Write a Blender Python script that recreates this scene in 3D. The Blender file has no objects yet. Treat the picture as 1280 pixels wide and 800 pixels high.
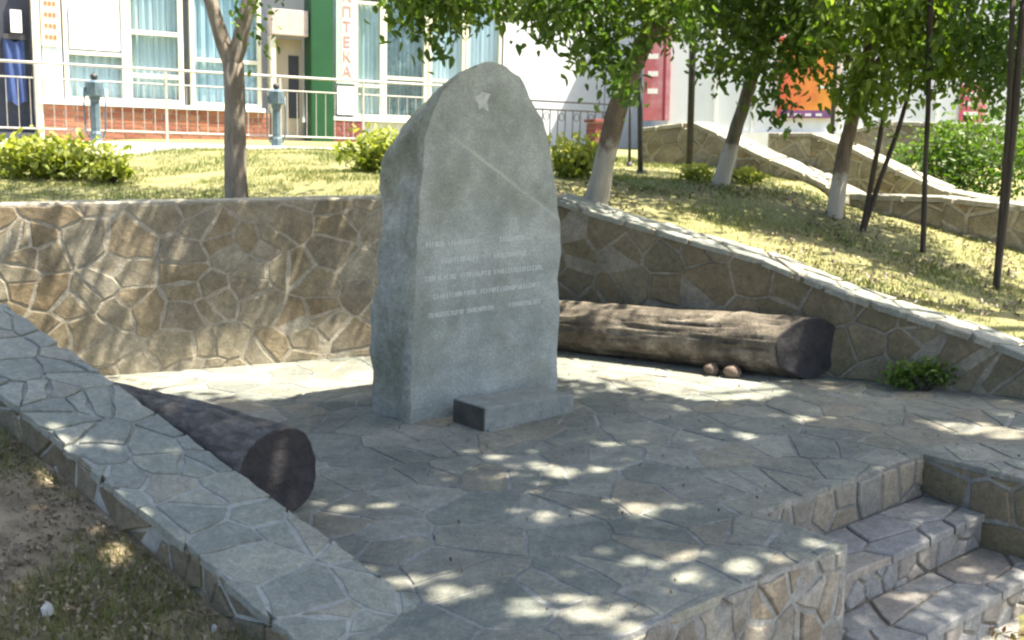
import bpy, bmesh, math, random
import numpy as np
from mathutils import Vector, noise as mnoise

random.seed(7)
RNG = np.random.default_rng(7)
SC = bpy.context.scene
COL = SC.collection
R = math.radians

# ---------------------------------------------------------------- camera
cam_d = bpy.data.cameras.new('camera')
cam = bpy.data.objects.new('camera', cam_d)
COL.objects.link(cam)
CAM_H, FPX, PITCH = 1.63, 1300.0, math.atan(220 / 1300)
cam.location = (0, 0, CAM_H)
cam.rotation_euler = (math.pi / 2 - PITCH, 0, 0)
cam_d.sensor_width = 36
cam_d.lens = 36 * FPX / 1280
cam_d.clip_end = 2000
SC.camera = cam

# ---------------------------------------------------------------- light
SUN_EL, SUN_AZ = R(64), R(-3)            # azimuth counted from +X towards +Y
SUN = np.array([math.cos(SUN_EL) * math.cos(SUN_AZ), math.cos(SUN_EL) * math.sin(SUN_AZ), math.sin(SUN_EL)])
world = bpy.data.worlds.new('World')
SC.world = world
world.use_nodes = True
wn = world.node_tree.nodes
wl = world.node_tree.links
sky = wn.new('ShaderNodeTexSky')
sky.sky_type = 'NISHITA'
sky.sun_disc = False
sky.dust_density = 3.0
sky.ozone_density = 0.6
sky.sun_elevation = SUN_EL
sky.sun_rotation = math.atan2(SUN[0], SUN[1])
bgn = wn['Background']
wl.new(sky.outputs[0], bgn.inputs[0])
bgn.inputs[1].default_value = 0.10
sun_d = bpy.data.lights.new('sun', 'SUN')
sun_d.energy = 5.0
sun_d.angle = R(0.7)
sun_d.color = (1.0, 0.92, 0.77)
sun = bpy.data.objects.new('sun', sun_d)
COL.objects.link(sun)
sun.location = (20, -4, 30)
sun.rotation_euler = Vector((-SUN[0], -SUN[1], -SUN[2])).to_track_quat('-Z', 'Y').to_euler()
SC.view_settings.view_transform = 'Standard'
SC.view_settings.look = 'None'
SC.view_settings.gamma = 1
SC.view_settings.use_curve_mapping = False
SC.view_settings.exposure = 2.05
SC.cycles.filter_width = 2.4
SC.cycles.max_bounces = 6
SC.cycles.transparent_max_bounces = 8


# ---------------------------------------------------------------- helpers
def mat(name, c1, c2=None, c3=None, scale=4.0, rough=0.85, bump=0.3, bscale=30.0, rnd=None,
        detail=6.0, stain=None, stain_scale=0.7, metallic=0.0, coord='Object', stretch=None, fine=None):
    """noise-mottled surface; rnd = list of colours picked per object"""
    m = bpy.data.materials.new(name)
    m.use_nodes = True
    n, l = m.node_tree.nodes, m.node_tree.links
    b = n['Principled BSDF']
    b.inputs['Roughness'].default_value = rough
    b.inputs['Metallic'].default_value = metallic
    if coord == 'World':
        co = n.new('ShaderNodeNewGeometry').outputs['Position']
    else:
        co = n.new('ShaderNodeTexCoord').outputs[coord]
    if stretch:
        mp = n.new('ShaderNodeMapping')
        mp.inputs['Scale'].default_value = stretch
        l.new(co, mp.inputs[0])
        co = mp.outputs[0]
    t = n.new('ShaderNodeTexNoise')
    t.inputs['Scale'].default_value = scale
    t.inputs['Detail'].default_value = detail
    t.inputs['Roughness'].default_value = 0.65
    l.new(co, t.inputs['Vector'])
    r = n.new('ShaderNodeValToRGB')
    r.color_ramp.elements[0].position = 0.32
    r.color_ramp.elements[1].position = 0.68
    c2 = c2 or c1
    r.color_ramp.elements[0].color = (*c1, 1)
    r.color_ramp.elements[1].color = (*c2, 1)
    if c3:
        e = r.color_ramp.elements.new(0.5)
        e.color = (*c3, 1)
    l.new(t.outputs['Fac'], r.inputs[0])
    out = r.outputs[0]
    if rnd:
        oi = n.new('ShaderNodeObjectInfo')
        rr = n.new('ShaderNodeValToRGB')
        rr.color_ramp.interpolation = 'CONSTANT'
        els = rr.color_ramp.elements
        els[0].color = (*rnd[0], 1)
        els[0].position = 0
        els[1].color = (*rnd[1], 1)
        els[1].position = 1 / len(rnd)
        for i, c in enumerate(rnd[2:], 2):
            q = els.new(i / len(rnd))
            q.color = (*c, 1)
        l.new(oi.outputs['Random'], rr.inputs[0])
        mx = n.new('ShaderNodeMix')
        mx.data_type = 'RGBA'
        mx.blend_type = 'MULTIPLY'
        mx.inputs[0].default_value = 1
        l.new(rr.outputs[0], mx.inputs[6])
        l.new(out, mx.inputs[7])
        out = mx.outputs[2]
    if stain:
        g = n.new('ShaderNodeNewGeometry')
        t2 = n.new('ShaderNodeTexNoise')
        t2.inputs['Scale'].default_value = stain_scale
        t2.inputs['Detail'].default_value = 5
        l.new(g.outputs['Position'], t2.inputs['Vector'])
        r2 = n.new('ShaderNodeValToRGB')
        r2.color_ramp.elements[0].position = 0.45
        r2.color_ramp.elements[1].position = 0.62
        r2.color_ramp.elements[0].color = (1, 1, 1, 1)
        r2.color_ramp.elements[1].color = (*stain, 1)
        l.new(t2.outputs['Fac'], r2.inputs[0])
        mx = n.new('ShaderNodeMix')
        mx.data_type = 'RGBA'
        mx.blend_type = 'MULTIPLY'
        mx.inputs[0].default_value = 1
        l.new(out, mx.inputs[6])
        l.new(r2.outputs[0], mx.inputs[7])
        out = mx.outputs[2]
    if fine:
        for fs, fa in fine:
            t4 = n.new('ShaderNodeTexNoise')
            t4.inputs['Scale'].default_value = fs
            t4.inputs['Detail'].default_value = 5
            t4.inputs['Roughness'].default_value = 0.7
            t4.inputs['Distortion'].default_value = 0.6
            l.new(co, t4.inputs['Vector'])
            mr = n.new('ShaderNodeMapRange')
            mr.inputs['From Min'].default_value = 0.33
            mr.inputs['From Max'].default_value = 0.67
            mr.inputs['To Min'].default_value = 1 - fa
            mr.inputs['To Max'].default_value = 1 + fa
            l.new(t4.outputs['Fac'], mr.inputs['Value'])
            vm = n.new('ShaderNodeVectorMath')
            vm.operation = 'SCALE'
            l.new(out, vm.inputs[0])
            l.new(mr.outputs[0], vm.inputs['Scale'])
            out = vm.outputs[0]
    l.new(out, b.inputs['Base Color'])
    if bump:
        t3 = n.new('ShaderNodeTexNoise')
        t3.inputs['Scale'].default_value = bscale
        t3.inputs['Detail'].default_value = 8
        t3.inputs['Roughness'].default_value = 0.7
        l.new(co, t3.inputs['Vector'])
        bp = n.new('ShaderNodeBump')
        bp.inputs['Strength'].default_value = bump
        bp.inputs['Distance'].default_value = 0.02
        l.new(t3.outputs['Fac'], bp.inputs['Height'])
        l.new(bp.outputs[0], b.inputs['Normal'])
    return m


def new_obj(name, me, m=None, parent=None):
    o = bpy.data.objects.new(name, me)
    COL.objects.link(o)
    if m is not None and me is not None:
        for q in (m if isinstance(m, (list, tuple)) else [m]):
            me.materials.append(q)
    if parent is not None:
        o.parent = parent
    return o


def mesh_obj(name, verts, faces, m, parent=None, smooth=False):
    me = bpy.data.meshes.new(name)
    me.from_pydata([tuple(map(float, v)) for v in verts], [], faces)
    me.update()
    if smooth:
        me.polygons.foreach_set('use_smooth', [True] * len(me.polygons))
    return new_obj(name, me, m, parent)


def fast_mesh(name, V, F, m, parent=None, tint=None, smooth=False):
    """V (n,3) array, F (m,k) array of equal-size faces, tint per vertex"""
    me = bpy.data.meshes.new(name)
    k = F.shape[1]
    me.vertices.add(len(V))
    me.vertices.foreach_set('co', np.asarray(V, np.float32).ravel())
    me.loops.add(F.size)
    me.loops.foreach_set('vertex_index', F.ravel().astype(np.int32))
    me.polygons.add(len(F))
    me.polygons.foreach_set('loop_start', (np.arange(len(F)) * k).astype(np.int32))
    me.update(calc_edges=True)
    if tint is not None:
        a = me.attributes.new('tint', 'FLOAT', 'POINT')
        a.data.foreach_set('value', np.asarray(tint, np.float32))
    if smooth:
        me.polygons.foreach_set('use_smooth', np.ones(len(F), bool))
    return new_obj(name, me, m, parent)


def empty(name, loc=(0, 0, 0), rot=(0, 0, 0)):
    o = bpy.data.objects.new(name, None)
    COL.objects.link(o)
    o.location = loc
    o.rotation_euler = rot
    return o


def tag(o, label=None, cat=None, group=None, kind=None):
    if label:
        o['label'] = label
    if cat:
        o['category'] = cat
    if group:
        o['group'] = group
    if kind:
        o['kind'] = kind
    return o


def box_vf(x0, x1, y0, y1, z0, z1):
    v = [(x0, y0, z0), (x1, y0, z0), (x1, y1, z0), (x0, y1, z0), (x0, y0, z1), (x1, y0, z1), (x1, y1, z1), (x0, y1, z1)]
    f = [(0, 3, 2, 1), (4, 5, 6, 7), (0, 1, 5, 4), (1, 2, 6, 5), (2, 3, 7, 6), (3, 0, 4, 7)]
    return v, f


def boxes(name, bl, m, parent=None, bevel=0.0):
    bm = bmesh.new()
    for b in bl:
        v, f = box_vf(*b)
        vs = [bm.verts.new(q) for q in v]
        for q in f:
            bm.faces.new([vs[i] for i in q])
    if bevel:
        bmesh.ops.bevel(bm, geom=list(bm.edges), offset=bevel, segments=2, affect='EDGES', profile=0.6)
    me = bpy.data.meshes.new(name)
    bm.to_mesh(me)
    bm.free()
    return new_obj(name, me, m, parent)


def tube_vf(pts, n=10, jit=0.0, seed=0.0, cap=True):
    """pts: list of (x,y,z,r)"""
    P = [Vector(p[:3]) for p in pts]
    V, F = [], []
    up = Vector((0.13, 0.97, 0.2)).normalized()
    for i, p in enumerate(P):
        d = (P[min(i + 1, len(P) - 1)] - P[max(i - 1, 0)]).normalized()
        a = d.cross(up)
        if a.length < 1e-3:
            a = d.cross(Vector((1, 0, 0)))
        a.normalize()
        b = d.cross(a).normalized()
        for j in range(n):
            t = 2 * math.pi * j / n
            r = pts[i][3]
            if jit:
                r *= 1 + jit * mnoise.noise(Vector((math.cos(t) * 1.3 + seed, math.sin(t) * 1.3, i * 0.35 + seed)))
            V.append(p + a * (math.cos(t) * r) + b * (math.sin(t) * r))
    for i in range(len(P) - 1):
        for j in range(n):
            F.append((i * n + j, i * n + (j + 1) % n, (i + 1) * n + (j + 1) % n, (i + 1) * n + j))
    if cap:
        F.append(tuple(range(n))[::-1])
        F.append(tuple((len(P) - 1) * n + j for j in range(n)))
    return V, F


def tubes(name, lst, m, parent=None, n=8, jit=0.0, smooth=True):
    V, F = [], []
    for k, pts in enumerate(lst):
        v, f = tube_vf(pts, n, jit, k * 3.1)
        o = len(V)
        V += v
        F += [tuple(i + o for i in q) for q in f]
    return mesh_obj(name, V, F, m, parent, smooth)


def clip(poly, nx, ny, d):
    """keep nx*x+ny*y <= d"""
    out = []
    k = len(poly)
    for i in range(k):
        p, q = poly[i], poly[(i + 1) % k]
        a, b = nx * p[0] + ny * p[1] - d, nx * q[0] + ny * q[1] - d
        if a <= 0:
            out.append(p)
        if (a < 0 < b) or (b < 0 < a):
            t = a / (a - b)
            out.append((p[0] + (q[0] - p[0]) * t, p[1] + (q[1] - p[1]) * t))
    return out


def area(p):
    return 0.5 * sum(p[i][0] * p[(i + 1) % len(p)][1] - p[(i + 1) % len(p)][0] * p[i][1] for i in range(len(p)))


def inside(p, poly):
    x, y = p
    c = False
    k = len(poly)
    for i in range(k):
        x1, y1 = poly[i]
        x2, y2 = poly[(i + 1) % k]
        if (y1 > y) != (y2 > y) and x < (x2 - x1) * (y - y1) / (y2 - y1) + x1:
            c = not c
    return c


def pave(parent, name, poly, origin, ex, ey, size, gap, proud, m, seed, jitter=0.42, asp=1.0, bev=0.010,
         tilt=0.010, deep=0.03, rough_edge=1.0, hjit=0.004, mix=0.22):
    """irregular stones laid in a polygon given in the (ex,ey) plane; each one is an object"""
    rg = random.Random(seed)
    origin, ex, ey = Vector(origin), Vector(ex), Vector(ey)
    ez = ex.cross(ey).normalized()
    if area(poly) < 0:
        poly = poly[::-1]
    pl = [(p[0] / asp, p[1]) for p in poly]
    x0, x1 = min(p[0] for p in pl) - size, max(p[0] for p in pl) + size
    y0, y1 = min(p[1] for p in pl) - size, max(p[1] for p in pl) + size
    S = []
    j = 0
    y = y0
    while y < y1:
        x = x0 + (size * 0.5 if j % 2 else 0)
        while x < x1:
            if rg.random() > 0.10:
                S.append((x + rg.uniform(-1, 1) * size * jitter, y + rg.uniform(-1, 1) * size * jitter))
                if rg.random() < mix:
                    S.append((S[-1][0] + rg.choice((-1, 1)) * size * rg.uniform(0.3, 0.5), S[-1][1] + rg.uniform(-0.4, 0.4) * size))
            x += size
        y += size * 0.9
        j += 1
    out = []
    for i, s in enumerate(S):
        c = pl
        for k, q in enumerate(S):
            if k == i:
                continue
            dx, dy = q[0] - s[0], q[1] - s[1]
            dd = math.hypot(dx, dy)
            if dd > size * 3.2 or dd < 1e-6:
                continue
            nx, ny = dx / dd, dy / dd
            wob = 0.0
            c = clip(c, nx, ny, nx * s[0] + ny * s[1] + dd / 2 - gap / 2 + wob)
            if len(c) < 3:
                break
        if len(c) < 3 or abs(area(c)) < size * size * 0.025:
            continue
        c = [(p[0] * asp, p[1]) for p in c]
        # roughen the outline
        pts = []
        for k in range(len(c)):
            p, q = c[k], c[(k + 1) % len(c)]
            L = math.hypot(q[0] - p[0], q[1] - p[1])
            if L < 0.012:
                continue
            pts.append((p[0] + rg.uniform(-1, 1) * gap * 0.15 * rough_edge, p[1] + rg.uniform(-1, 1) * gap * 0.15 * rough_edge))
            nseg = int(L / 0.11)
            for w in range(1, nseg + 1):
                t = w / (nseg + 1)
                jx = rg.uniform(-0.7, 0.35) * gap * 0.5 * rough_edge
                nx, ny = (q[1] - p[1]) / L, -(q[0] - p[0]) / L
                pts.append((p[0] + (q[0] - p[0]) * t + nx * jx, p[1] + (q[1] - p[1]) * t + ny * jx))
        if len(pts) < 3:
            continue
        cx = sum(p[0] for p in pts) / len(pts)
        cy = sum(p[1] for p in pts) / len(pts)
        tx, ty = rg.uniform(-1, 1) * tilt, rg.uniform(-1, 1) * tilt
        h0 = proud + rg.uniform(-1, 1) * hjit
        n = len(pts)
        V = []
        for lv in range(3):
            for p in pts:
                dx, dy = p[0] - cx, p[1] - cy
                L = math.hypot(dx, dy) + 1e-6
                if lv == 0:
                    sc = max(0.3, 1 - bev / L)
                    h = h0 + tx * dx + ty * dy
                elif lv == 1:
                    sc = 1
                    h = h0 + tx * dx + ty * dy - bev * 0.8
                else:
                    sc = 1
                    h = -deep
                V.append(ex * (dx * sc) + ey * (dy * sc) + ez * h)
        F = [tuple(range(n))]
        for lv in range(2):
            for k in range(n):
                F.append((lv * n + k, (lv + 1) * n + k, (lv + 1) * n + (k + 1) % n, lv * n + (k + 1) % n))
        o = mesh_obj(name, V, F, m, parent)
        o.location = origin + ex * cx + ey * cy
        out.append(o)
    return out


def ray(px, py):
    u, v = (px - 640) / FPX, (400 - py) / FPX
    return np.array([u, math.cos(PITCH) + v * math.sin(PITCH), -math.sin(PITCH) + v * math.cos(PITCH)])


def at_y(px, py, Y):
    r = ray(px, py)
    return np.array([0, 0, CAM_H]) + r * (Y / r[1])


def smooth01(a, b, x):
    t = np.clip((x - a) / (b - a), 0, 1)
    return t * t * (3 - 2 * t)


def smin(a, b, k=0.25):
    h = np.clip(0.5 + 0.5 * (b - a) / k, 0, 1)
    return b * (1 - h) + a * h - k * h * (1 - h)


# ---------------------------------------------------------------- layout of the place (metres, terrace at z = 0)
TH = R(39)
UX = np.array([math.cos(TH), math.sin(TH)])
VX = np.array([-UX[1], UX[0]])
S0 = np.array([1.096, 4.463])


def W(a, b):
    p = S0 + a * UX + b * VX
    return (float(p[0]), float(p[1]))


QL = np.array([-0.954, 4.39])             # where the left coping comes down to the floor
DL = np.array([math.cos(R(140)), math.sin(R(140))])
NL = np.array([DL[1] * -1, DL[0]])        # outwards (left front)
NL = np.array([-0.643, -0.766])
QW = QL + NL * 0.28                       # foot of the raised coping, in front of the log
CR = np.array([0.05, 8.417])              # back right corner
DR = np.array([3.226 - 0.38, 6.37 - 8.205])
DR = DR / np.linalg.norm(DR)
NR = np.array([-DR[1], DR[0]])            # outwards (up the slope)
_d0 = np.array([1.579, 0.63]) / np.linalg.norm([1.579, 0.63])
CR = CR + _d0 * (0.20 / float(_d0 @ NR))
BLc = QL + DL * 3.82                      # back left corner
DB = (CR - BLc) / np.linalg.norm(CR - BLc)
NB = np.array([-DB[1], DB[0]])
LB = float(np.linalg.norm(CR - BLc))
LR = 4.60                                 # right wall length until it meets the front edge
FR = CR + DR * LR
LW, BW, RW = 0.45, 0.38, 0.36             # wall widths


def zl_top(t):                            # left coping top along DL
    return np.interp(t, [-9, -1.05, 0, 1.3, 2.2, 3.82, 9], [0, 0, 0.262, 0.578, 0.82, 1.22, 1.25])


def zr_top(s):                            # right coping top along DR
    return np.interp(s, [-1, 0, 0.50, 1.85, 2.45, 3.26, 3.88, 4.57, 9], [1.24, 1.22, 1.09, 0.80, 0.60, 0.40, 0.21, 0.0, 0.0])


FLOOR = [W(-2.38, -0.47), W(0, -0.47), W(0, 0), W(1.42, 0), W(1.42, -0.47), (float(FR[0]), float(FR[1])),
         (float(CR[0]), float(CR[1])), (float(BLc[0]), float(BLc[1])), (float(QL[0]), float(QL[1])), tuple(map(float, QW + DL * 0.3)), tuple(map(float, QW - DL * 1.05)), tuple(map(float, QW - DL * 1.05 + NL * LW))]
_o = BLc + NL * LW * 0.5 + NB * BW * 0.5
_c = CR + NB * BW * 0.5 + NR * RW * 0.2
HOLE = [W(-2.25, -0.40), W(3.2, -0.40), tuple(FR + NR * RW * 0.5), tuple(_c), tuple(_o), tuple(QW + NL * LW * 0.6), tuple(QW - DL * 1.0 + NL * LW * 0.6)]


def ground_z(x, y):
    x = np.asarray(x, float)
    y = np.asarray(y, float)
    t = (x - QL[0]) * DL[0] + (y - QL[1]) * DL[1]
    left = np.interp(t, [-30, -3, -0.63, -0.13, 0.45, 1.15, 2.2, 3.2, 4.6, 9, 40], [-0.5, -0.33, -0.06, 0.06, 0.20, 0.37, 0.61, 0.87, 1.15, 1.5, 2.0])
    prof = np.interp(y, [-50, 8.3, 12.6, 16, 60, 400], [1.16, 1.16, 1.60, 1.75, 2.2, 3.0])
    right = 1.13 - 0.150 * (x - 0.05) + 0.232 * (y - 8.6)
    right = np.maximum(right, -0.05 * np.abs(x) - 0.2)
    prof2 = prof - 0.028 * np.clip(x + 6, 0, 14)* smooth01(9, 12, y)
    w = (x + 0.9) * UX[0] + (y - 8.2) * UX[1]
    g = smin(left, prof2) * (1 - smooth01(-0.6, 0.9, w)) + smin(right, prof2) * smooth01(-0.6, 0.9, w)
    g = g - 0.45 * smooth01(2.9, 3.9, x - 0.25 * (y - 10.5)) * smooth01(10.25, 10.9, y + 0.40 * (x - 3.4)) * (1 - smooth01(14.0, 15.0, y))
    # the level below the steps
    a = (x - S0[0]) * UX[0] + (y - S0[1]) * UX[1]
    b = (x - S0[0]) * VX[0] + (y - S0[1]) * VX[1]
    low = smooth01(-2.75, -2.25, a) * (1 - smooth01(-0.30, -0.20, b)) * (1 - smooth01(3.05, 4.2, a))
    g = g * (1 - low) + -0.6 * low
    return g


# lit places on the floor and the spots of sun that the photo shows
LIT0 = [[(-2.75, 7.25), (-1.05, 8.0), (-0.95, 6.75), (-1.30, 6.60), (-1.65, 6.62), (-2.04, 6.801)],
       [(0.35, 7.8), (1.5, 7.45), (1.78, 6.78), (1.55, 6.58), (1.147, 6.62), (0.771, 6.99), (0.3, 7.24)], [(0.85, 7.95), (1.66, 7.45), (1.5, 7.05), (0.75, 7.4)]]
def _grow(poly, g):
    c = np.mean(np.array(poly), axis=0)
    return [tuple(np.array(p) + (np.array(p) - c) / np.linalg.norm(np.array(p) - c) * g) for p in poly]


LIT = [_grow(p, 0.10) for p in LIT0]
FLECK = [(0.579, 4.494, .09), (0.98, 5.342, .09), (0.262, 5.04, .1), (-0.085, 5.313, .07), (2.608, 5.864, .17), (2.80, 5.75, .14),
         (-0.422, 3.702, .10), (-0.235, 3.603, .13), (0.05, 3.50, .11), (0.224, 3.43, .09), (0.509, 3.916, .08), (0.70, 3.75, .12), (0.90, 3.87, .12),
         (-0.76, 4.494, .06), (0.529, 5.537, .08), (1.3, 5.7, .07), (0.15, 4.4, .05), (-1.15, 4.40, .05),
         (-1.55, 3.75, .09), (-2.05, 4.2, .08), (1.15, 3.55, .10), (0.45, 3.3, .08), (1.75, 6.05, .08)]
FLECK = [(q[0], q[1], q[2] * (0.48 if q[1] < 4.1 else 0.72)) for q in FLECK]
FLECK += [(x + dx, y + dy, r * 0.45) for (x, y, r) in FLECK for (dx, dy) in ((0.17, 0.05), (-0.13, 0.11))]


def lit_drop(P):
    """leaves whose shadow would fall on a sunny place are not there (gaps in the crown)"""
    k = P[:, 2] / SUN[2]
    X = P[:, 0] - SUN[0] * k
    Y = P[:, 1] - SUN[1] * k
    drop = np.zeros(len(P), bool)
    for (x, y, r) in FLECK:
        drop |= (X - x) ** 2 + (Y - y) ** 2 < (r + 0.035) ** 2
    for poly in LIT:
        bx = np.array(poly)
        cand = np.where((X > bx[:, 0].min()) & (X < bx[:, 0].max()) & (Y > bx[:, 1].min()) & (Y < bx[:, 1].max()))[0]
        for i in cand:
            if inside((X[i], Y[i]), poly) and RNG.random() < 0.995:
                drop[i] = True
    # sunny lawn to the right, counted at its own height
    k = (P[:, 2] - 0.7) / SUN[2]
    X = P[:, 0] - SUN[0] * k
    Y = P[:, 1] - SUN[1] * k
    cx, cy = 2.70, 7.85
    dx, dy = X - cx, Y - cy
    al, ac = dx * DR[0] + dy * DR[1], dx * NR[0] + dy * NR[1]
    drop |= ((al / 1.75) ** 2 + (ac / 0.68) ** 2 < 1) & (RNG.random(len(P)) < 0.97)
    return drop


# ---------------------------------------------------------------- materials
M = {}
M['pave'] = mat('paving_stone', (0.72, 0.74, 0.76), (1.2, 1.17, 1.1), fine=((26, 0.22), (90, 0.25)), scale=6, rough=0.78, bump=0.8, bscale=16, detail=10,
                rnd=[(0.205, 0.215, 0.185), (0.24, 0.243, 0.207), (0.178, 0.19, 0.168), (0.245, 0.228, 0.182), (0.215, 0.215, 0.182), (0.265, 0.265, 0.228)],
                stain=(0.72, 0.74, 0.74), stain_scale=1.3, coord='World')
M['mortar'] = mat('mortar', (0.17, 0.175, 0.17), (0.33, 0.33, 0.31), fine=((26, 0.22), (90, 0.25)), scale=2.2, rough=0.95, bump=0.6, bscale=50, coord='World', stain=(0.6, 0.6, 0.58))
M['mortar_dark'] = mat('weathered_mortar', (0.14, 0.13, 0.105), (0.27, 0.25, 0.20), fine=((26, 0.22), (90, 0.25)), scale=5, rough=0.95, bump=0.6, bscale=50, coord='World')
M['wall_mortar'] = mat('pale_wall_mortar', (0.29, 0.26, 0.20), (0.40, 0.365, 0.295), fine=((26, 0.22), (90, 0.25)), scale=6, rough=0.95, bump=0.7, bscale=40, coord='World')
M['wall'] = mat('tan_wall_stone', (0.68, 0.66, 0.62), (1.22, 1.2, 1.12), fine=((26, 0.22), (90, 0.25)), scale=7, rough=0.85, bump=0.5, bscale=13, detail=10,
                rnd=[(0.265, 0.235, 0.178), (0.245, 0.22, 0.165), (0.285, 0.255, 0.195), (0.265, 0.218, 0.15), (0.275, 0.252, 0.20), (0.235, 0.212, 0.17), (0.305, 0.28, 0.225)],
                stain=(0.75, 0.70, 0.62), stain_scale=1.2, coord='World')
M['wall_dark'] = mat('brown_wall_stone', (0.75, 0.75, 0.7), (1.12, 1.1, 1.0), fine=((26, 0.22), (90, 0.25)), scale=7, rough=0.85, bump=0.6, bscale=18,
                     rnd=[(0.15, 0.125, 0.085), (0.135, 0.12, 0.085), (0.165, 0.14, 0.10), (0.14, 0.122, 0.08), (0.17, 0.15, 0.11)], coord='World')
M['cope'] = mat('coping_stone', (0.8, 0.82, 0.82), (1.12, 1.1, 1.05), fine=((26, 0.22), (90, 0.25)), scale=6, rough=0.75, bump=0.5, bscale=22,
                rnd=[(0.225, 0.235, 0.20), (0.255, 0.26, 0.222), (0.205, 0.215, 0.19), (0.25, 0.242, 0.20), (0.235, 0.245, 0.215)], coord='World')
M['granite'] = mat('dull_granite', (0.16, 0.18, 0.17), (0.26, 0.275, 0.26), scale=9, rough=0.6, bump=0.3, bscale=60, fine=((40, 0.2),))


def bark_mat(name, dark, light, white=None, zc=0.0):
    m = mat(name, dark, light, scale=3, rough=0.9, bump=0.9, bscale=9, coord='World', stretch=(7, 7, 1.6))
    if white:
        n, l = m.node_tree.nodes, m.node_tree.links
        b = n['Principled BSDF']
        src = b.inputs['Base Color'].links[0].from_socket
        g = n.new('ShaderNodeNewGeometry')
        sx = n.new('ShaderNodeSeparateXYZ')
        l.new(g.outputs['Position'], sx.inputs[0])
        t = n.new('ShaderNodeTexNoise')
        t.inputs['Scale'].default_value = 14
        l.new(g.outputs['Position'], t.inputs['Vector'])
        ad = n.new('ShaderNodeMath')
        ad.operation = 'MULTIPLY_ADD'
        ad.inputs[1].default_value = 0.35
        l.new(t.outputs['Fac'], ad.inputs[0])
        l.new(sx.outputs['Z'], ad.inputs[2])
        mr = n.new('ShaderNodeMapRange')
        mr.inputs['From Min'].default_value = zc + 0.10
        mr.inputs['From Max'].default_value = zc + 0.22
        mr.inputs['To Min'].default_value = 0.78
        mr.inputs['To Max'].default_value = 0.0
        l.new(ad.outputs[0], mr.inputs['Value'])
        mx = n.new('ShaderNodeMix')
        mx.data_type = 'RGBA'
        l.new(mr.outputs[0], mx.inputs[0])
        l.new(src, mx.inputs[6])
        mx.inputs[7].default_value = (*white, 1)
        l.new(mx.outputs[2], b.inputs['Base Color'])
    return m


def leaf_mat(name, stops, trans=0.45):
    m = bpy.data.materials.new(name)
    m.use_nodes = True
    n, l = m.node_tree.nodes, m.node_tree.links
    b = n['Principled BSDF']
    b.inputs['Roughness'].default_value = 0.5
    at = n.new('ShaderNodeAttribute')
    at.attribute_name = 'tint'
    r = n.new('ShaderNodeValToRGB')
    r.color_ramp.elements[0].color = (*stops[0], 1)
    r.color_ramp.elements[1].color = (*stops[-1], 1)
    for i, c in enumerate(stops[1:-1], 1):
        e = r.color_ramp.elements.new(i / (len(stops) - 1))
        e.color = (*c, 1)
    l.new(at.outputs['Fac'], r.inputs[0])
    l.new(r.outputs[0], b.inputs['Base Color'])
    tr = n.new('ShaderNodeBsdfTranslucent')
    hs = n.new('ShaderNodeHueSaturation')
    hs.inputs['Value'].default_value = 1.5
    hs.inputs['Saturation'].default_value = 1.1
    l.new(r.outputs[0], hs.inputs['Color'])
    l.new(hs.outputs[0], tr.inputs['Color'])
    ms = n.new('ShaderNodeMixShader')
    ms.inputs[0].default_value = trans
    l.new(b.outputs[0], ms.inputs[1])
    l.new(tr.outputs[0], ms.inputs[2])
    l.new(ms.outputs[0], n['Material Output'].inputs['Surface'])
    return m


M['leaf'] = leaf_mat('tree_leaf', [(0.03, 0.065, 0.012), (0.055, 0.11, 0.018), (0.095, 0.16, 0.024), (0.15, 0.21, 0.035)])
M['leaf_light'] = leaf_mat('light_green_leaf', [(0.045, 0.095, 0.014), (0.095, 0.165, 0.022), (0.18, 0.245, 0.04)], 0.5)
M['leaf_bush'] = leaf_mat('bush_leaf', [(0.10, 0.135, 0.02), (0.21, 0.25, 0.04), (0.34, 0.35, 0.08)], 0.45)
M['leaf_shrub'] = leaf_mat('shrub_leaf', [(0.04, 0.09, 0.015), (0.08, 0.15, 0.02), (0.13, 0.20, 0.03)], 0.35)
M['grass'] = leaf_mat('lawn_grass', [(0.065, 0.115, 0.022), (0.12, 0.16, 0.038), (0.20, 0.205, 0.065), (0.30, 0.265, 0.11)], 0.3)
M['grass_near'] = leaf_mat('near_grass', [(0.09, 0.125, 0.028), (0.17, 0.18, 0.055), (0.27, 0.235, 0.115)], 0.35)
M['litter'] = leaf_mat('dry_leaf_litter', [(0.06, 0.048, 0.032), (0.13, 0.10, 0.062), (0.20, 0.16, 0.10), (0.30, 0.25, 0.165)], 0.1)


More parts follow.
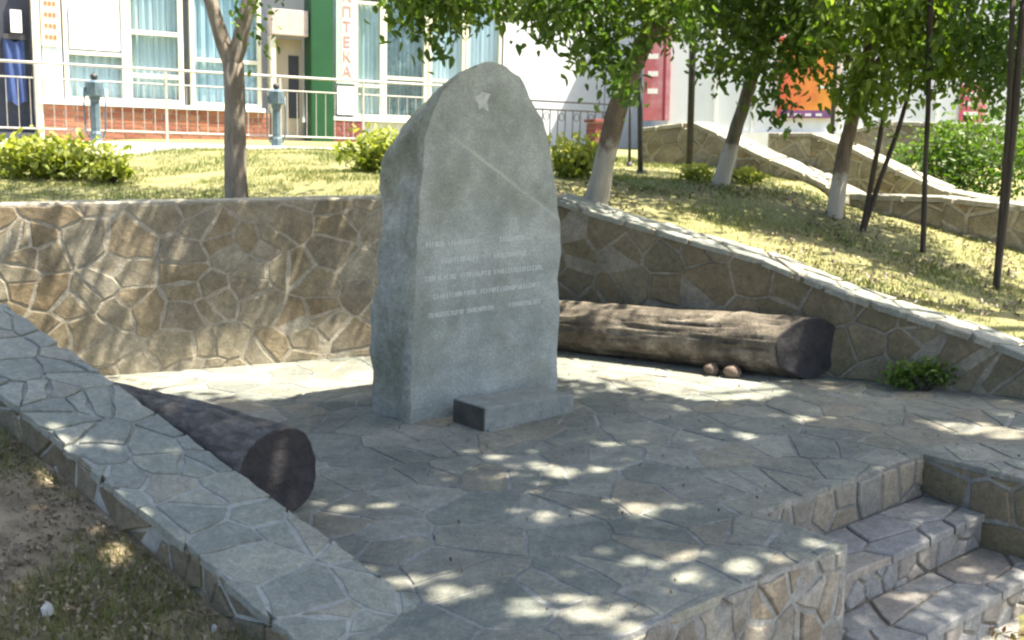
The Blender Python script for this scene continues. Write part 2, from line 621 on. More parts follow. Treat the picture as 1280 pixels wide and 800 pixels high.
def ground_material():
    m = mat('soil_and_dry_lawn', (0.13, 0.125, 0.05), (0.25, 0.225, 0.10), (0.18, 0.175, 0.068), scale=2.2, rough=0.95, bump=0.9, bscale=14, coord='World')
    n, l = m.node_tree.nodes, m.node_tree.links
    b = n['Principled BSDF']
    src = b.inputs['Base Color'].links[0].from_socket
    # bare dark soil on the low front side, lawn on the bank (mixed by a vertex attribute that follows the terrain)
    at = n.new('ShaderNodeAttribute')
    at.attribute_name = 'tint'
    t = n.new('ShaderNodeTexNoise')
    t.inputs['Scale'].default_value = 9
    t.inputs['Detail'].default_value = 9
    g = n.new('ShaderNodeNewGeometry')
    l.new(g.outputs['Position'], t.inputs['Vector'])
    r = n.new('ShaderNodeValToRGB')
    r.color_ramp.elements[0].position = 0.35
    r.color_ramp.elements[0].color = (0.12, 0.095, 0.06, 1)
    r.color_ramp.elements[1].position = 0.68
    r.color_ramp.elements[1].color = (0.29, 0.235, 0.155, 1)
    l.new(t.outputs['Fac'], r.inputs[0])
    mx = n.new('ShaderNodeMix')
    mx.data_type = 'RGBA'
    l.new(at.outputs['Fac'], mx.inputs[0])
    l.new(src, mx.inputs[6])
    l.new(r.outputs[0], mx.inputs[7])
    l.new(mx.outputs[2], b.inputs['Base Color'])
    return m


M['ground'] = ground_material()

# ---------------------------------------------------------------- ground
xs = np.concatenate([[-600, -200, -80, -40, -20, -14, -10, -8], np.arange(-6.5, 7.01, 0.11), [8, 9, 10, 12, 16, 25, 40, 80, 200, 600]])
ys = np.concatenate([[-400, -100, -40, -20, -10, -6, -3, -1], np.arange(0, 14.01, 0.11), [15, 16, 18, 22, 30, 45, 80, 200, 600]])
GX, GY = np.meshgrid(xs, ys)
GZ = ground_z(GX, GY)
for i in range(len(ys)):
    for j in range(len(xs)):
        x, y = xs[j], ys[i]
        if -6 < x < 6 and 1 < y < 10 and inside((x, y), HOLE):
            GZ[i, j] = -0.95
        elif abs(x) < 8 and -1 < y < 14:
            GZ[i, j] += 0.025 * mnoise.noise(Vector((x * 1.7, y * 1.7, 0))) + 0.012 * mnoise.noise(Vector((x * 6, y * 6, 3)))
nx_, ny_ = len(xs), len(ys)
V = np.stack([GX.ravel(), GY.ravel(), GZ.ravel()], 1)
I = np.arange(nx_ * ny_).reshape(ny_, nx_)
F = np.stack([I[:-1, :-1].ravel(), I[:-1, 1:].ravel(), I[1:, 1:].ravel(), I[1:, :-1].ravel()], 1)
wv = (V[:, 0] + 0.9) * UX[0] + (V[:, 1] - 8.2) * UX[1]
bare = np.where((V[:, 2] < 0.75) & (wv < 0.2), 1.0, 0.0) * (1 - smooth01(6.2, 7.5, V[:, 1]))
gnd = fast_mesh('ground', V, F, M['ground'], tint=bare, smooth=True)
tag(gnd, 'dry sloping ground of lawn and bare soil around the terrace', kind='structure')

# ---------------------------------------------------------------- terrace floor
pav = empty('pavement', (0, 0, 0))
tag(pav, 'terrace floor of irregular grey flagstones', kind='structure')
bm = bmesh.new()
top = [bm.verts.new((p[0], p[1], -0.004)) for p in FLOOR]
bot = [bm.verts.new((p[0], p[1], -0.9)) for p in FLOOR]
bm.faces.new(top)
for i in range(len(top)):
    j = (i + 1) % len(top)
    bm.faces.new((top[j], top[i], bot[i], bot[j]))
bmesh.ops.triangulate(bm, faces=bm.faces[:1])
me = bpy.data.meshes.new('mortar_bed')
bm.to_mesh(me)
bm.free()
new_obj('mortar_bed', me, M['mortar'], pav)
X3, Y3, Z3 = Vector((1, 0, 0)), Vector((0, 1, 0)), Vector((0, 0, 1))
pave(pav, 'paving_stone', FLOOR, (0, 0, -0.004), X3, Y3, 0.315, 0.012, 0.004, M['pave'], 11, jitter=0.55, tilt=0.011, bev=0.004, hjit=0.0022, rough_edge=2.6, mix=0.30)


# ---------------------------------------------------------------- retaining walls
def wall_prism(name, P0, D, N, stations, ztop, width, zbot, m, parent, drop=0.0):
    V, F = [], []
    for s in stations:
        p = P0 + D * s
        q = p + N * width
        zt = float(ztop(s)) - 0.012 - drop
        V += [(p[0], p[1], zbot), (p[0], p[1], zt), (q[0], q[1], zt), (q[0], q[1], zbot)]
    for i in range(len(stations) - 1):
        a, b = 4 * i, 4 * (i + 1)
        for k in range(3):
            F.append((a + k, a + k + 1, b + k + 1, b + k))
    e = 4 * (len(stations) - 1)
    F += [(0, 3, 2, 1), (e, e + 1, e + 2, e + 3)]
    o = mesh_obj(name, V, F, m, parent)
    me = o.data
    bm = bmesh.new()
    bm.from_mesh(me)
    bmesh.ops.recalc_face_normals(bm, faces=bm.faces)
    bm.to_mesh(me)
    bm.free()
    return o


def v3(p, z=0.0):
    return Vector((float(p[0]), float(p[1]), z))


# back wall
bw = empty('retaining_wall')
tag(bw, 'tall tan crazy-stone retaining wall behind the stele, below the lawn', 'stone wall')
wall_prism('wall_core', BLc - DB * 0.6, DB, NB, [0, LB + 0.75], lambda s: 1.232, BW, -0.6, M['wall_mortar'], bw)
pave(bw, 'wall_stone', [(-0.3, 0.0), (LB, 0.0), (LB, 1.21), (-0.3, 1.21)], v3(BLc - NB * 0.001), v3(DB), Z3, 0.235, 0.016, 0.003, M['wall'], 5,
     jitter=0.55, asp=1.2, bev=0.006, tilt=0.025, hjit=0.0035, rough_edge=2.6, mix=0.35)
pave(bw, 'cap_stone', [(-0.3, 0.012), (LB + 0.1, 0.012), (LB + 0.1, BW - 0.02), (-0.3, BW - 0.02)], v3(BLc, 1.218), v3(DB), v3(NB), 0.34, 0.03, 0.012,
     mat('pale_cap_stone', (0.85, 0.85, 0.82), (1.1, 1.08, 1.0), fine=((26, 0.22), (90, 0.25)), scale=8, bump=0.5, rnd=[(0.40, 0.37, 0.30), (0.45, 0.41, 0.33), (0.36, 0.33, 0.27)], coord='World'), 6, asp=1.4)

# right wall
rw = empty('sloping_retaining_wall')
tag(rw, 'shaded brown stone wall sloping down to the right behind the log, pale coping', 'stone wall')
st = [0.0, 0.50, 1.85, 2.45, 3.26, 3.88, 4.5]
wall_prism('wall_core', CR, DR, NR, st, zr_top, RW, -0.6, M['mortar_dark'], rw)
face = [(0, 0.0)] + [(s, float(zr_top(s)) - 0.03) for s in st[:-1]] + [(4.35, 0.0)]
pave(rw, 'wall_stone', face, v3(CR + NR * 0.001), v3(DR), Z3, 0.27, 0.016, 0.008, M['wall_dark'], 21, jitter=0.48, asp=1.1,
     bev=0.012, tilt=0.05, hjit=0.010)
for k in range(len(st) - 1):
    a, b = st[k], st[k + 1]
    za, zb = float(zr_top(a)), float(zr_top(b))
    ex = Vector((float(DR[0]) * (b - a), float(DR[1]) * (b - a), zb - za))
    L = ex.length
    ex.normalize()
    pave(rw, 'coping_stone', [(0, -0.03), (L, -0.03), (L, RW + 0.02), (0, RW + 0.02)], v3(CR + DR * a, za - 0.012), ex, v3(NR), 0.30, 0.026, 0.016, M['cope'], 40 + k, asp=1.3)

# left coping wall
lw = empty('coping_wall')
tag(lw, 'low wall with wide grey flagstone coping sloping down beside the foreground soil', 'stone wall')
st = [-1.05, 0.0, 0.65, 1.3, 2.2, 3.9]
M['pale_mortar'] = mat('pale_joint_mortar', (0.27, 0.28, 0.255), (0.36, 0.365, 0.33), scale=5, rough=0.95, bump=0.5, bscale=50, coord='World', fine=((26, 0.2),))
wall_prism('wall_core', QW, DL, NL, st, zl_top, LW, -0.6, M['pale_mortar'], lw)
for (a, b, sd) in [(-1.05, 2.2, 61), (2.2, 3.9, 62)]:
    za, zb = float(zl_top(a)), float(zl_top(b))
    ex = Vector((float(DL[0]) * (b - a), float(DL[1]) * (b - a), zb - za))
    L = ex.length
    ex.normalize()
    pave(lw, 'coping_stone', [(0.0, -0.015), (L, -0.015), (L, LW + 0.025), (0.0, LW + 0.025)], v3(QW + DL * a, za - 0.012), ex, v3(NL), 0.24, 0.015, 0.004, M['cope'], sd, asp=1.1,
         jitter=0.55, rough_edge=2.6, bev=0.004, hjit=0.0025, tilt=0.008, mix=0.35)
face = [(1.02, -0.4), (1.02, -0.02), (-2.2, 0.79), (-3.8, 1.16), (-3.8, 0.2), (-2.2, 0.0)]
pave(lw, 'wall_stone', face, v3(QW + NL * (LW - 0.001)), v3(-DL), Z3, 0.15, 0.008, 0.010, M['wall_dark'], 71, jitter=0.48, asp=1.4, tilt=0.05, hjit=0.012, rough_edge=1.8)
face = [(-0.9, 0.0), (2.2, 0.0), (2.2, 0.78), (0.0, 0.22)]
pave(lw, 'wall_stone', face, v3(QW + NL * 0.001), v3(DL), Z3, 0.22, 0.018, 0.010, M['wall_dark'], 73, jitter=0.48, asp=1.4, tilt=0.05)
# flush outer edge of the floor further forward
p0 = QW - DL * 1.05 + NL * LW
p1 = np.array(W(-2.38, -0.47))
pave(pav, 'edge_stone', [(0, -0.4), (float(np.linalg.norm(p1 - p0)), -0.4), (float(np.linalg.norm(p1 - p0)), -0.03), (0, -0.03)], v3(p0), v3((p1 - p0) / np.linalg.norm(p1 - p0)), Z3, 0.2, 0.016, 0.012, M['wall_dark'], 72, asp=1.4, tilt=0.05)

# front face of the terrace, left of the steps, and the steps
M['step'] = mat('step_stone', (0.8, 0.82, 0.85), (1.12, 1.1, 1.08), fine=((26, 0.22), (90, 0.25)), scale=8, rough=0.8, bump=0.55, bscale=22,
                rnd=[(0.215, 0.22, 0.215), (0.245, 0.245, 0.235), (0.20, 0.205, 0.205), (0.24, 0.222, 0.195)], coord='World')
M['front'] = mat('stained_front_stone', (0.7, 0.68, 0.66), (1.2, 1.18, 1.1), fine=((26, 0.22), (90, 0.25)), scale=5, rough=0.8, bump=0.8, bscale=16,
                 rnd=[(0.25, 0.245, 0.225), (0.29, 0.285, 0.265), (0.22, 0.212, 0.195), (0.26, 0.235, 0.20)], stain=(0.7, 0.66, 0.6), stain_scale=4, coord='World')
u3, v3v = v3(UX), v3(VX)
p = W(-2.38, -0.47)
pave(pav, 'front_stone', [(0, -0.6), (2.36, -0.6), (2.36, -0.02), (0, -0.02)], (p[0], p[1], 0), u3, Z3, 0.19, 0.016, 0.008, M['front'], 81, jitter=0.5, tilt=0.06, hjit=0.008, bev=0.010, rough_edge=2.4, mix=0.4)
p = W(1.45, -0.47)
pave(pav, 'front_stone', [(0, -0.6), (1.6, -0.6), (1.6, -0.02), (0, -0.02)], (p[0], p[1], 0), u3, Z3, 0.24, 0.026, 0.014, M['front'], 82, jitter=0.5, tilt=0.06)

lp = mesh_obj('lower_pavement', [v3(W(-2.2, -4.0), -0.593), v3(W(5.0, -4.0), -0.593), v3(W(5.0, -0.48), -0.593), v3(W(-2.2, -0.48), -0.593)], [(0, 1, 2, 3)],
              mat('lower_paving', (0.20, 0.20, 0.185), (0.29, 0.285, 0.26), scale=4, rough=0.9, bump=0.6, bscale=20, coord='World', fine=((26, 0.2), (90, 0.2))))
tag(lp, kind='structure')
stp = empty('stone_steps', (*W(0.7, -0.5), -0.6))
tag(stp, 'grey stone steps cut into the front of the terrace at lower right', 'steps')
offs = stp.location.copy()


def step_block(a0, a1, b0, b1, z0, z1):
    P = [W(a0, b0), W(a1, b0), W(a1, b1), W(a0, b1)]
    V = [Vector((q[0], q[1], z0)) - offs for q in P] + [Vector((q[0], q[1], z1)) - offs for q in P]
    return mesh_obj('step_core', V, [(0, 3, 2, 1), (4, 5, 6, 7), (0, 1, 5, 4), (1, 2, 6, 5), (2, 3, 7, 6), (3, 0, 4, 7)], M['mortar_dark'], stp)


ZS = [0.0, -0.23, -0.41, -0.6]
BS = [0.0, -0.34, -0.67, -1.0]
AMAX = 1.42
for k in (1, 2):
    step_block(0.005 if k == 1 else -0.0, AMAX, BS[k], BS[k - 1] + 0.02, -0.9, ZS[k] - 0.012)
    p = W(0.0, BS[k])
    pave(stp, 'tread_stone', [(0.01, -0.02), (AMAX - 0.01, -0.02), (AMAX - 0.01, BS[k - 1] - BS[k] - 0.012), (0.01, BS[k - 1] - BS[k] - 0.012)],
         Vector((p[0], p[1], ZS[k] - 0.012)) - offs, u3, v3v, 0.30, 0.012, 0.012, M['step'], 90 + k, asp=1.35, bev=0.008)
    p = W(0.0, BS[k])
    pave(stp, 'riser_stone', [(0.01, ZS[k + 1]), (AMAX - 0.01, ZS[k + 1]), (AMAX - 0.01, ZS[k] - 0.025), (0.01, ZS[k] - 0.025)],
         Vector((p[0], p[1], 0)) - offs, u3, Z3, 0.20, 0.012, 0.010, M['step'], 95 + k, asp=0.9, jitter=0.3, tilt=0.04)
p = W(0.0, 0.0)
pave(stp, 'riser_stone', [(0.01, ZS[1]), (AMAX - 0.01, ZS[1]), (AMAX - 0.01, -0.025), (0.01, -0.025)], Vector((p[0], p[1], 0)) - offs, u3, Z3, 0.235, 0.02, 0.010,
     mat('riser_stone', (0.8, 0.78, 0.72), (1.1, 1.08, 1.0), fine=((26, 0.22), (90, 0.25)), scale=7, bump=0.5, rnd=[(0.20, 0.18, 0.145), (0.19, 0.185, 0.17), (0.17, 0.17, 0.165), (0.215, 0.20, 0.17)], coord='World'), 99, jitter=0.3)
# right cheek of the steps
p = W(AMAX, 0.0)
pave(stp, 'cheek_stone', [(0.0, -0.62), (1.1, -0.62), (1.1, -0.03), (0.0, -0.03)], Vector((p[0], p[1], 0)) - offs, -v3v, Z3, 0.27, 0.022, 0.012, M['wall_dark'], 104, jitter=0.4, tilt=0.05)
V_, F_ = [], []
P = [W(AMAX + 0.004, -1.12), W(AMAX + 0.35, -1.12), W(AMAX + 0.35, -0.466), W(AMAX + 0.004, -0.466)]
mesh_obj('cheek_core', [Vector((q[0], q[1], z)) - offs for z in (-0.9, -0.014) for q in P], [(0, 3, 2, 1), (4, 5, 6, 7), (0, 1, 5, 4), (1, 2, 6, 5), (2, 3, 7, 6), (3, 0, 4, 7)], M['mortar_dark'], stp)
p = W(AMAX, -1.12)
pave(stp, 'coping_stone', [(0.0, 0.0), (0.36, 0.0), (0.36, 0.65), (0.0, 0.65)], Vector((p[0], p[1], -0.014)) - offs, u3, v3v, 0.30, 0.022, 0.014, M['cope'], 105)

# ---------------------------------------------------------------- the stele
E_ = np.array([0.749, 0.662])
E_ = E_ / np.linalg.norm(E_)
SA = np.array([-0.605, 5.952])
ste = empty('memorial_stele', (float(SA[0]), float(SA[1]), 0), (0, 0, math.atan2(E_[1], E_[0])))
tag(ste, 'tall rough grey granite memorial stele with carved lines and a pale star', 'stele')
OUT = [(0.0, -0.02), (0.012, 0.3), (0.03, 0.62), (0.05, 0.85), (0.074, 1.083), (0.095, 1.3), (0.115, 1.494), (0.147, 1.698), (0.207, 1.834), (0.266, 1.935), (0.343, 1.998), (0.433, 2.052),
       (0.555, 2.10), (0.648, 2.12), (0.775, 2.098), (0.873, 2.041), (0.939, 1.961), (0.986, 1.885), (1.070, 1.785), (1.115, 1.69), (1.146, 1.529), (1.199, 1.325), (1.235, 1.117), (1.245, 0.96),
       (1.215, 0.752), (1.236, 0.538), (1.211, 0.272), (1.215, 0.1), (1.212, -0.02)]
ol = []
for i in range(len(OUT) - 1):
    for k in range(5):
        t = k / 5
        ol.append((OUT[i][0] * (1 - t) + OUT[i + 1][0] * t, OUT[i][1] * (1 - t) + OUT[i + 1][1] * t))
ol.append(OUT[-1])
TT = 0.46
levels = [(0.0, 0.010), (0.010, 0.0), (0.04, -0.006), (0.08, 0.0), (0.13, 0.0), (0.18, 0.0), (0.24, 0.0), (0.30, 0.0), (0.36, 0.004), (0.41, 0.02), (0.44, 0.045), (0.46, 0.09)]
V, F = [], []
n = len(ol)
for li, (d, ins) in enumerate(levels):
    for (s, z) in ol:
        cx, cz = 0.61, 1.0
        dx, dz = s - cx, z - cz
        L = math.hypot(dx, dz)
        sc = 1 - ins / L
        fr = d / TT
        x, zz = cx + dx * sc, cz + dz * sc
        if z <= 0:
            zz = z
        # the back falls away towards the top and the left shoulder
        k = max(0.0, (z - 1.45) / 0.65)
        zz -= 0.20 * k * fr ** 1.3
        if s < 0.6:
            x += 0.17 * max(0, k - 0.2) * fr
        else:
            x -= 0.10 * k * fr
        amp = 0.0 if li < 1 else 0.030 * min(1, d / 0.07)
        nz = mnoise.noise(Vector((x * 2.3, d * 9 + 4, zz * 2.6))) + 0.6 * mnoise.noise(Vector((x * 7, d * 14 + 9, zz * 7))) + 0.3 * mnoise.noise(Vector((x * 17, d * 30 + 2, zz * 17)))
        y = d
        if li >= 1:
            jx = 0.011 * mnoise.noise(Vector((x * 5, 1, zz * 7))) + 0.006 * mnoise.noise(Vector((x * 14, 5, zz * 21)))
            x += jx * max(0, 1 - d / 0.1)
            zz += jx * 0.7 * max(0, 1 - d / 0.1) if z > 1.7 else 0
            x += amp * nz * (1.6 if s < 0.6 else 1.0)
            zz += amp * nz * 0.5 if z > 1.7 else 0
            y += 0.4 * amp * mnoise.noise(Vector((x * 4, 3.3, zz * 4)))
        else:
            jx = 0.011 * mnoise.noise(Vector((x * 5, 1, zz * 7))) + 0.006 * mnoise.noise(Vector((x * 14, 5, zz * 21)))
            x += jx
            zz += jx * 0.7 if z > 1.7 else 0
        V.append((x, y, zz))
for li in range(len(levels) - 1):
    for k in range(n - 1):
        F.append((li * n + k, (li + 1) * n + k, (li + 1) * n + k + 1, li * n + k + 1))
F.append(tuple(range(n))[::-1])
F.append(tuple((len(levels) - 1) * n + k for k in range(n)))


def stele_front():
    m = mat('stele_front_granite', (0.195, 0.228, 0.212), (0.375, 0.41, 0.392), (0.285, 0.315, 0.30), fine=((14, 0.10), (60, 0.16)), scale=2.6, rough=0.62, bump=0.35, bscale=45, detail=14, stain=(0.80, 0.80, 0.74), stain_scale=2.6)
    n_, l_ = m.node_tree.nodes, m.node_tree.links
    b = n_['Principled BSDF']
    src = b.inputs['Base Color'].links[0].from_socket
    co = n_.new('ShaderNodeTexCoord').outputs['Object']
    nz = n_.new('ShaderNodeTexNoise')
    nz.inputs['Scale'].default_value = 6
    l_.new(co, nz.inputs['Vector'])
    sep = n_.new('ShaderNodeSeparateXYZ')
    l_.new(co, sep.inputs[0])

    def mth(op, a, b_, c=None):
        q = n_.new('ShaderNodeMath')
        q.operation = op
        for i, w in enumerate((a, b_, c)):
            if w is None:
                continue
            if isinstance(w, (int, float)):
                q.inputs[i].default_value = w
            else:
                l_.new(w, q.inputs[i])
        return q.outputs[0]
    # pale quartz vein running down to the right
    lin = mth('MULTIPLY_ADD', sep.outputs['X'], 0.60, -1.895)
    lin = mth('ADD', lin, sep.outputs['Z'])
    lin = mth('MULTIPLY_ADD', nz.outputs['Fac'], 0.035, lin)
    ds = mth('ABSOLUTE', lin, 0)
    mr = n_.new('ShaderNodeMapRange')
    mr.inputs['From Min'].default_value = 0.006
    mr.inputs['From Max'].default_value = 0.018
    mr.inputs['To Min'].default_value = 1
    mr.inputs['To Max'].default_value = 0
    l_.new(ds, mr.inputs['Value'])
    n2 = n_.new('ShaderNodeTexNoise')
    n2.inputs['Scale'].default_value = 3.5
    l_.new(co, n2.inputs['Vector'])
    fd = n_.new('ShaderNodeMapRange')
    fd.inputs['From Min'].default_value = 0.28
    fd.inputs['From Max'].default_value = 0.50
    fd.inputs['To Min'].default_value = 0.12
    fd.inputs['To Max'].default_value = 1.0
    l_.new(sep.outputs['X'], fd.inputs['Value'])
    fac = mth('MULTIPLY', mth('MULTIPLY', mr.outputs[0], fd.outputs[0]), mth('MULTIPLY', n2.outputs['Fac'], 1.15))
    mx = n_.new('ShaderNodeMix')
    mx.data_type = 'RGBA'
    l_.new(fac, mx.inputs[0])
    l_.new(src, mx.inputs[6])
    mx.inputs[7].default_value = (0.44, 0.44, 0.41, 1)
    # faint salt-and-pepper grain
    n3 = n_.new('ShaderNodeTexNoise')
    n3.inputs['Scale'].default_value = 90
    n3.inputs['Detail'].default_value = 2
    l_.new(co, n3.inputs['Vector'])
    mr3 = n_.new('ShaderNodeMapRange')
    mr3.inputs['From Min'].default_value = 0.3
    mr3.inputs['From Max'].default_value = 0.7
    mr3.inputs['To Min'].default_value = 0.80
    mr3.inputs['To Max'].default_value = 1.20
    l_.new(n3.outputs['Fac'], mr3.inputs['Value'])
    vm = n_.new('ShaderNodeVectorMath')
    vm.operation = 'SCALE'
    l_.new(mx.outputs[2], vm.inputs[0])
    l_.new(mr3.outputs[0], vm.inputs['Scale'])
    l_.new(vm.outputs[0], b.inputs['Base Color'])
    return m


M['stele'] = stele_front()
M['stele_side'] = mat('weathered_stele_side', (0.20, 0.205, 0.165), (0.37, 0.37, 0.315), (0.275, 0.285, 0.245), fine=((26, 0.22), (90, 0.25)), scale=4, rough=0.85, bump=0.8, bscale=14, stain=(0.75, 0.76, 0.66), stain_scale=3)
body = mesh_obj('stone_body', V, F, [M['stele_side'], M['stele']], ste)
body.data.polygons[len(F) - 2].material_index = 1
for pgi, pg in enumerate(body.data.polygons):
    if pgi < len(F) - 2 and pgi >= n - 1:
        pg.use_smooth = True
# carved inscription: five rows of worn letters, word lengths as in the photo
M['letter'] = mat('worn_carved_letter', (0.44, 0.47, 0.465), (0.60, 0.62, 0.61), scale=20, rough=0.7, bump=0)
rg = random.Random(3)
S1 = 1.21


def xs_of(zx, row_z):          # fraction across the face
    return zx


ROWS = [(1.035, [(0.10, 0.20), (0.235, 0.40), (0.57, 0.73)]), (0.935, [(0.19, 0.42), (0.53, 0.76)]), (0.835, [(0.09, 0.27), (0.31, 0.50), (0.53, 0.87)]),
        (0.725, [(0.14, 0.41), (0.44, 0.84)]), (0.615, [(0.11, 0.33), (0.35, 0.52), (0.63, 0.85)])]
for (z, words) in ROWS:
    V, F = [], []
    for (f0, f1) in words:
        x = f0 * S1 + 0.02
        while x < f1 * S1 + 0.02:
            w = rg.uniform(0.014, 0.021)
            h = 0.029
            t = 0.005
            bars = []
            c = rg.randrange(6)
            bars.append((x, x + t, z, z + h))
            if c in (0, 1, 3):
                bars.append((x + w - t, x + w, z, z + h))
            if c in (0, 2, 4):
                bars.append((x + t, x + w - t, z + h - t, z + h))
            if c in (1, 4, 5):
                bars.append((x + t, x + w - t, z + h / 2 - t / 2, z + h / 2 + t / 2))
            if c in (2, 3, 5):
                bars.append((x + t, x + w - t, z, z + t))
            for (a, b_, c0, c1) in bars:
                o = len(V)
                V += [(a, -0.0012, c0), (b_, -0.0012, c0), (b_, -0.0012, c1), (a, -0.0012, c1), (a, 0.004, c0), (b_, 0.004, c0), (b_, 0.004, c1), (a, 0.004, c1)]
                F += [(o, o + 1, o + 2, o + 3), (o, o + 4, o + 5, o + 1), (o + 1, o + 5, o + 6, o + 2), (o + 2, o + 6, o + 7, o + 3), (o + 3, o + 7, o + 4, o)]
            x += w + 0.006
    mesh_obj('inscription_line', V, F, M['letter'], ste)['kind'] = 'stuff'
# star emblem
SCX, SCZ = 0.575, 1.885
V = []
ang = [94, 120, 158, 196, 226, 262, 300, 338, 24, 58]
rad = [0.060, 0.050, 0.092, 0.050, 0.074, 0.048, 0.090, 0.040, 0.088, 0.058]
for y in (-0.004, 0.003):
    for a, r_ in zip(ang, rad):
        V.append((SCX + r_ * 0.80 * math.cos(R(a + 8)), y * 0.5, SCZ + r_ * 0.88 * math.sin(R(a + 8))))
F = [tuple(range(10))] + [(i, 10 + i, 10 + (i + 1) % 10, (i + 1) % 10) for i in range(10)]
mesh_obj('star_emblem', V, F, mat('worn_pale_star', (0.30, 0.33, 0.325), (0.58, 0.60, 0.59), scale=22, rough=0.7, bump=0.3), ste)

# slab at its foot
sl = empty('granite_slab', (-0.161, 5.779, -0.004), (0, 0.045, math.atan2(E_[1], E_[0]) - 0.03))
tag(sl, 'low grey granite block with an end darkened for shade at the foot of the stele', 'slab')
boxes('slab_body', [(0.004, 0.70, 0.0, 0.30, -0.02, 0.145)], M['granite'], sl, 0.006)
boxes('polished_shaded_end', [(-0.004, 0.003, 0.006, 0.294, 0.004, 0.140)], mat('shade_darkened_granite', (0.035, 0.034, 0.030), (0.085, 0.08, 0.068), scale=12, rough=0.3, bump=0), sl)  # polished end face, coloured dark to stand in for its shade
boxes('slab_base', [(0.02, 0.72, -0.025, 0.245, -0.02, 0.016)], M['mortar'], sl, 0.005)


# ---------------------------------------------------------------- logs
def log(name, label, c0, c1, r0, r1, seed, m_bark, m_end, crack=0.05, flat=0.0, skew=0.0):
    """c0: near cut end centre, c1: far end centre"""
    root = empty(name, (c0[0], c0[1], 0))
    tag(root, label, 'log')
    A, B = Vector(c0), Vector(c1)
    d = (B - A).normalized()
    a = d.cross(Vector((0, 0, 1))).normalized()
    b = a.cross(d).normalized()
    nr, nl = 84, 44
    V, F = [], []
    ring0 = []
    for i in range(nl):
        t = i / (nl - 1)
        c = A.lerp(B, t)
        L = (B - A).length * t
        for j in range(nr):
            th = 2 * math.pi * j / nr
            r = r0 + (r1 - r0) * t
            nz = mnoise.noise(Vector((math.cos(th) * 1.2 + seed, math.sin(th) * 1.2, L * 0.8)))
            n2 = mnoise.noise(Vector((math.cos(th) * 5 + seed, math.sin(th) * 5 + 7, L * 1.1)))
            ck = max(0, 0.25 - abs(n2)) / 0.25
            r *= 1 + 0.10 * nz - crack * ck ** 3 * (0.25 if i < 2 else 1) + 0.02 * mnoise.noise(Vector((math.cos(th) * 9, math.sin(th) * 9, L * 4 + seed)))
            for (kl, kt, kr, kh) in ((0.45, 1.9, 0.13, 0.16), (1.15, 0.9, 0.16, -0.10), (1.7, 2.6, 0.12, 0.14)):
                dk = math.hypot((L - kl), (((th - kt + math.pi) % (2 * math.pi)) - math.pi) * r0)
                r += r0 * kh * math.exp(-(dk / kr * 2) ** 2)
            sp = abs(((th - (1.35 + 0.16 * math.sin(L * 2.3 + seed)) + math.pi) % (2 * math.pi)) - math.pi)
            r -= r0 * 0.10 * max(0.0, 1 - sp / 0.10) * (1 if 0.0 < L < 2.0 else 0)
            off = a * (math.cos(th) * r) + b * (math.sin(th) * r * (1 - flat))
            c2 = c - d * (skew * off.dot(a) * max(0.0, 1 - 2.2 * t))
            V.append(c2 + off - root.location + d * (0.012 * mnoise.noise(Vector((th, seed, 1))) if i == 0 else 0))
    for i in range(nl - 1):
        for j in range(nr):
            F.append((i * nr + j, i * nr + (j + 1) % nr, (i + 1) * nr + (j + 1) % nr, (i + 1) * nr + j))
    F.append(tuple((nl - 1) * nr + j for j in range(nr)))
    o = mesh_obj('bark', V, F, m_bark, root)
    for pg in o.data.polygons:
        pg.use_smooth = True
    E, G = [], []
    cen = A - root.location
    for k, f in enumerate((1.0, 0.97, 0.75, 0.5, 0.25)):
        for j in range(nr):
            p = V[j] * f + cen * (1 - f)
            dep = (0.0, -0.006, 0.004, 0.010, 0.006)[k] + (0.006 * mnoise.noise(Vector((p.x * 14, p.y * 14, p.z * 14))) if k else 0)
            E.append(p + d * dep)
    for k in range(4):
        for j in range(nr):
            G.append((k * nr + j, (k + 1) * nr + j, (k + 1) * nr + (j + 1) % nr, k * nr + (j + 1) % nr))
    G.append(tuple(4 * nr + j for j in range(nr)))
    mesh_obj('cut_end', E, G, m_end, root)
    return root


M['end_dark'] = mat('dark_cut_wood', (0.016, 0.015, 0.017), (0.040, 0.036, 0.037), scale=10, rough=0.8, bump=0.6, bscale=30)  # near-black colour shared by both log ends
M['bark_grey'] = mat('grey_weathered_log', (0.06, 0.052, 0.046), (0.19, 0.17, 0.15), (0.105, 0.092, 0.08), fine=((26, 0.22), (90, 0.25)), scale=4, rough=0.85, bump=0.9, bscale=10, stretch=(3, 3, 9))
M['bark_brown'] = mat('brown_weathered_log', (0.042, 0.035, 0.026), (0.24, 0.21, 0.165), (0.115, 0.095, 0.07), fine=((26, 0.22), (90, 0.25)), scale=6, rough=0.85, bump=0.9, bscale=14)
dl3 = v3(DL)
nl3 = v3(NL)
cA = v3(QL) + nl3 * 0.045 + dl3 * 0.05
cA.z = 0.205
cB = cA + dl3 * 2.7
log('fallen_log', 'dark grey log lying along the left coping, near-black cut end facing the steps', cA, cB, 0.205, 0.195, 1.7, M['bark_grey'], M['end_dark'], 0.11)
cA = Vector((2.08, 7.145, 0.222))
cB = cA + v3(-DR) * 2.5
cB.z = 0.19
log('weathered_log', 'brown weathered log lying along the sloping wall behind the stele', cA, cB, 0.226, 0.208, 8.2, M['bark_brown'], M['end_dark'], 0.13, 0.06, 0.75)


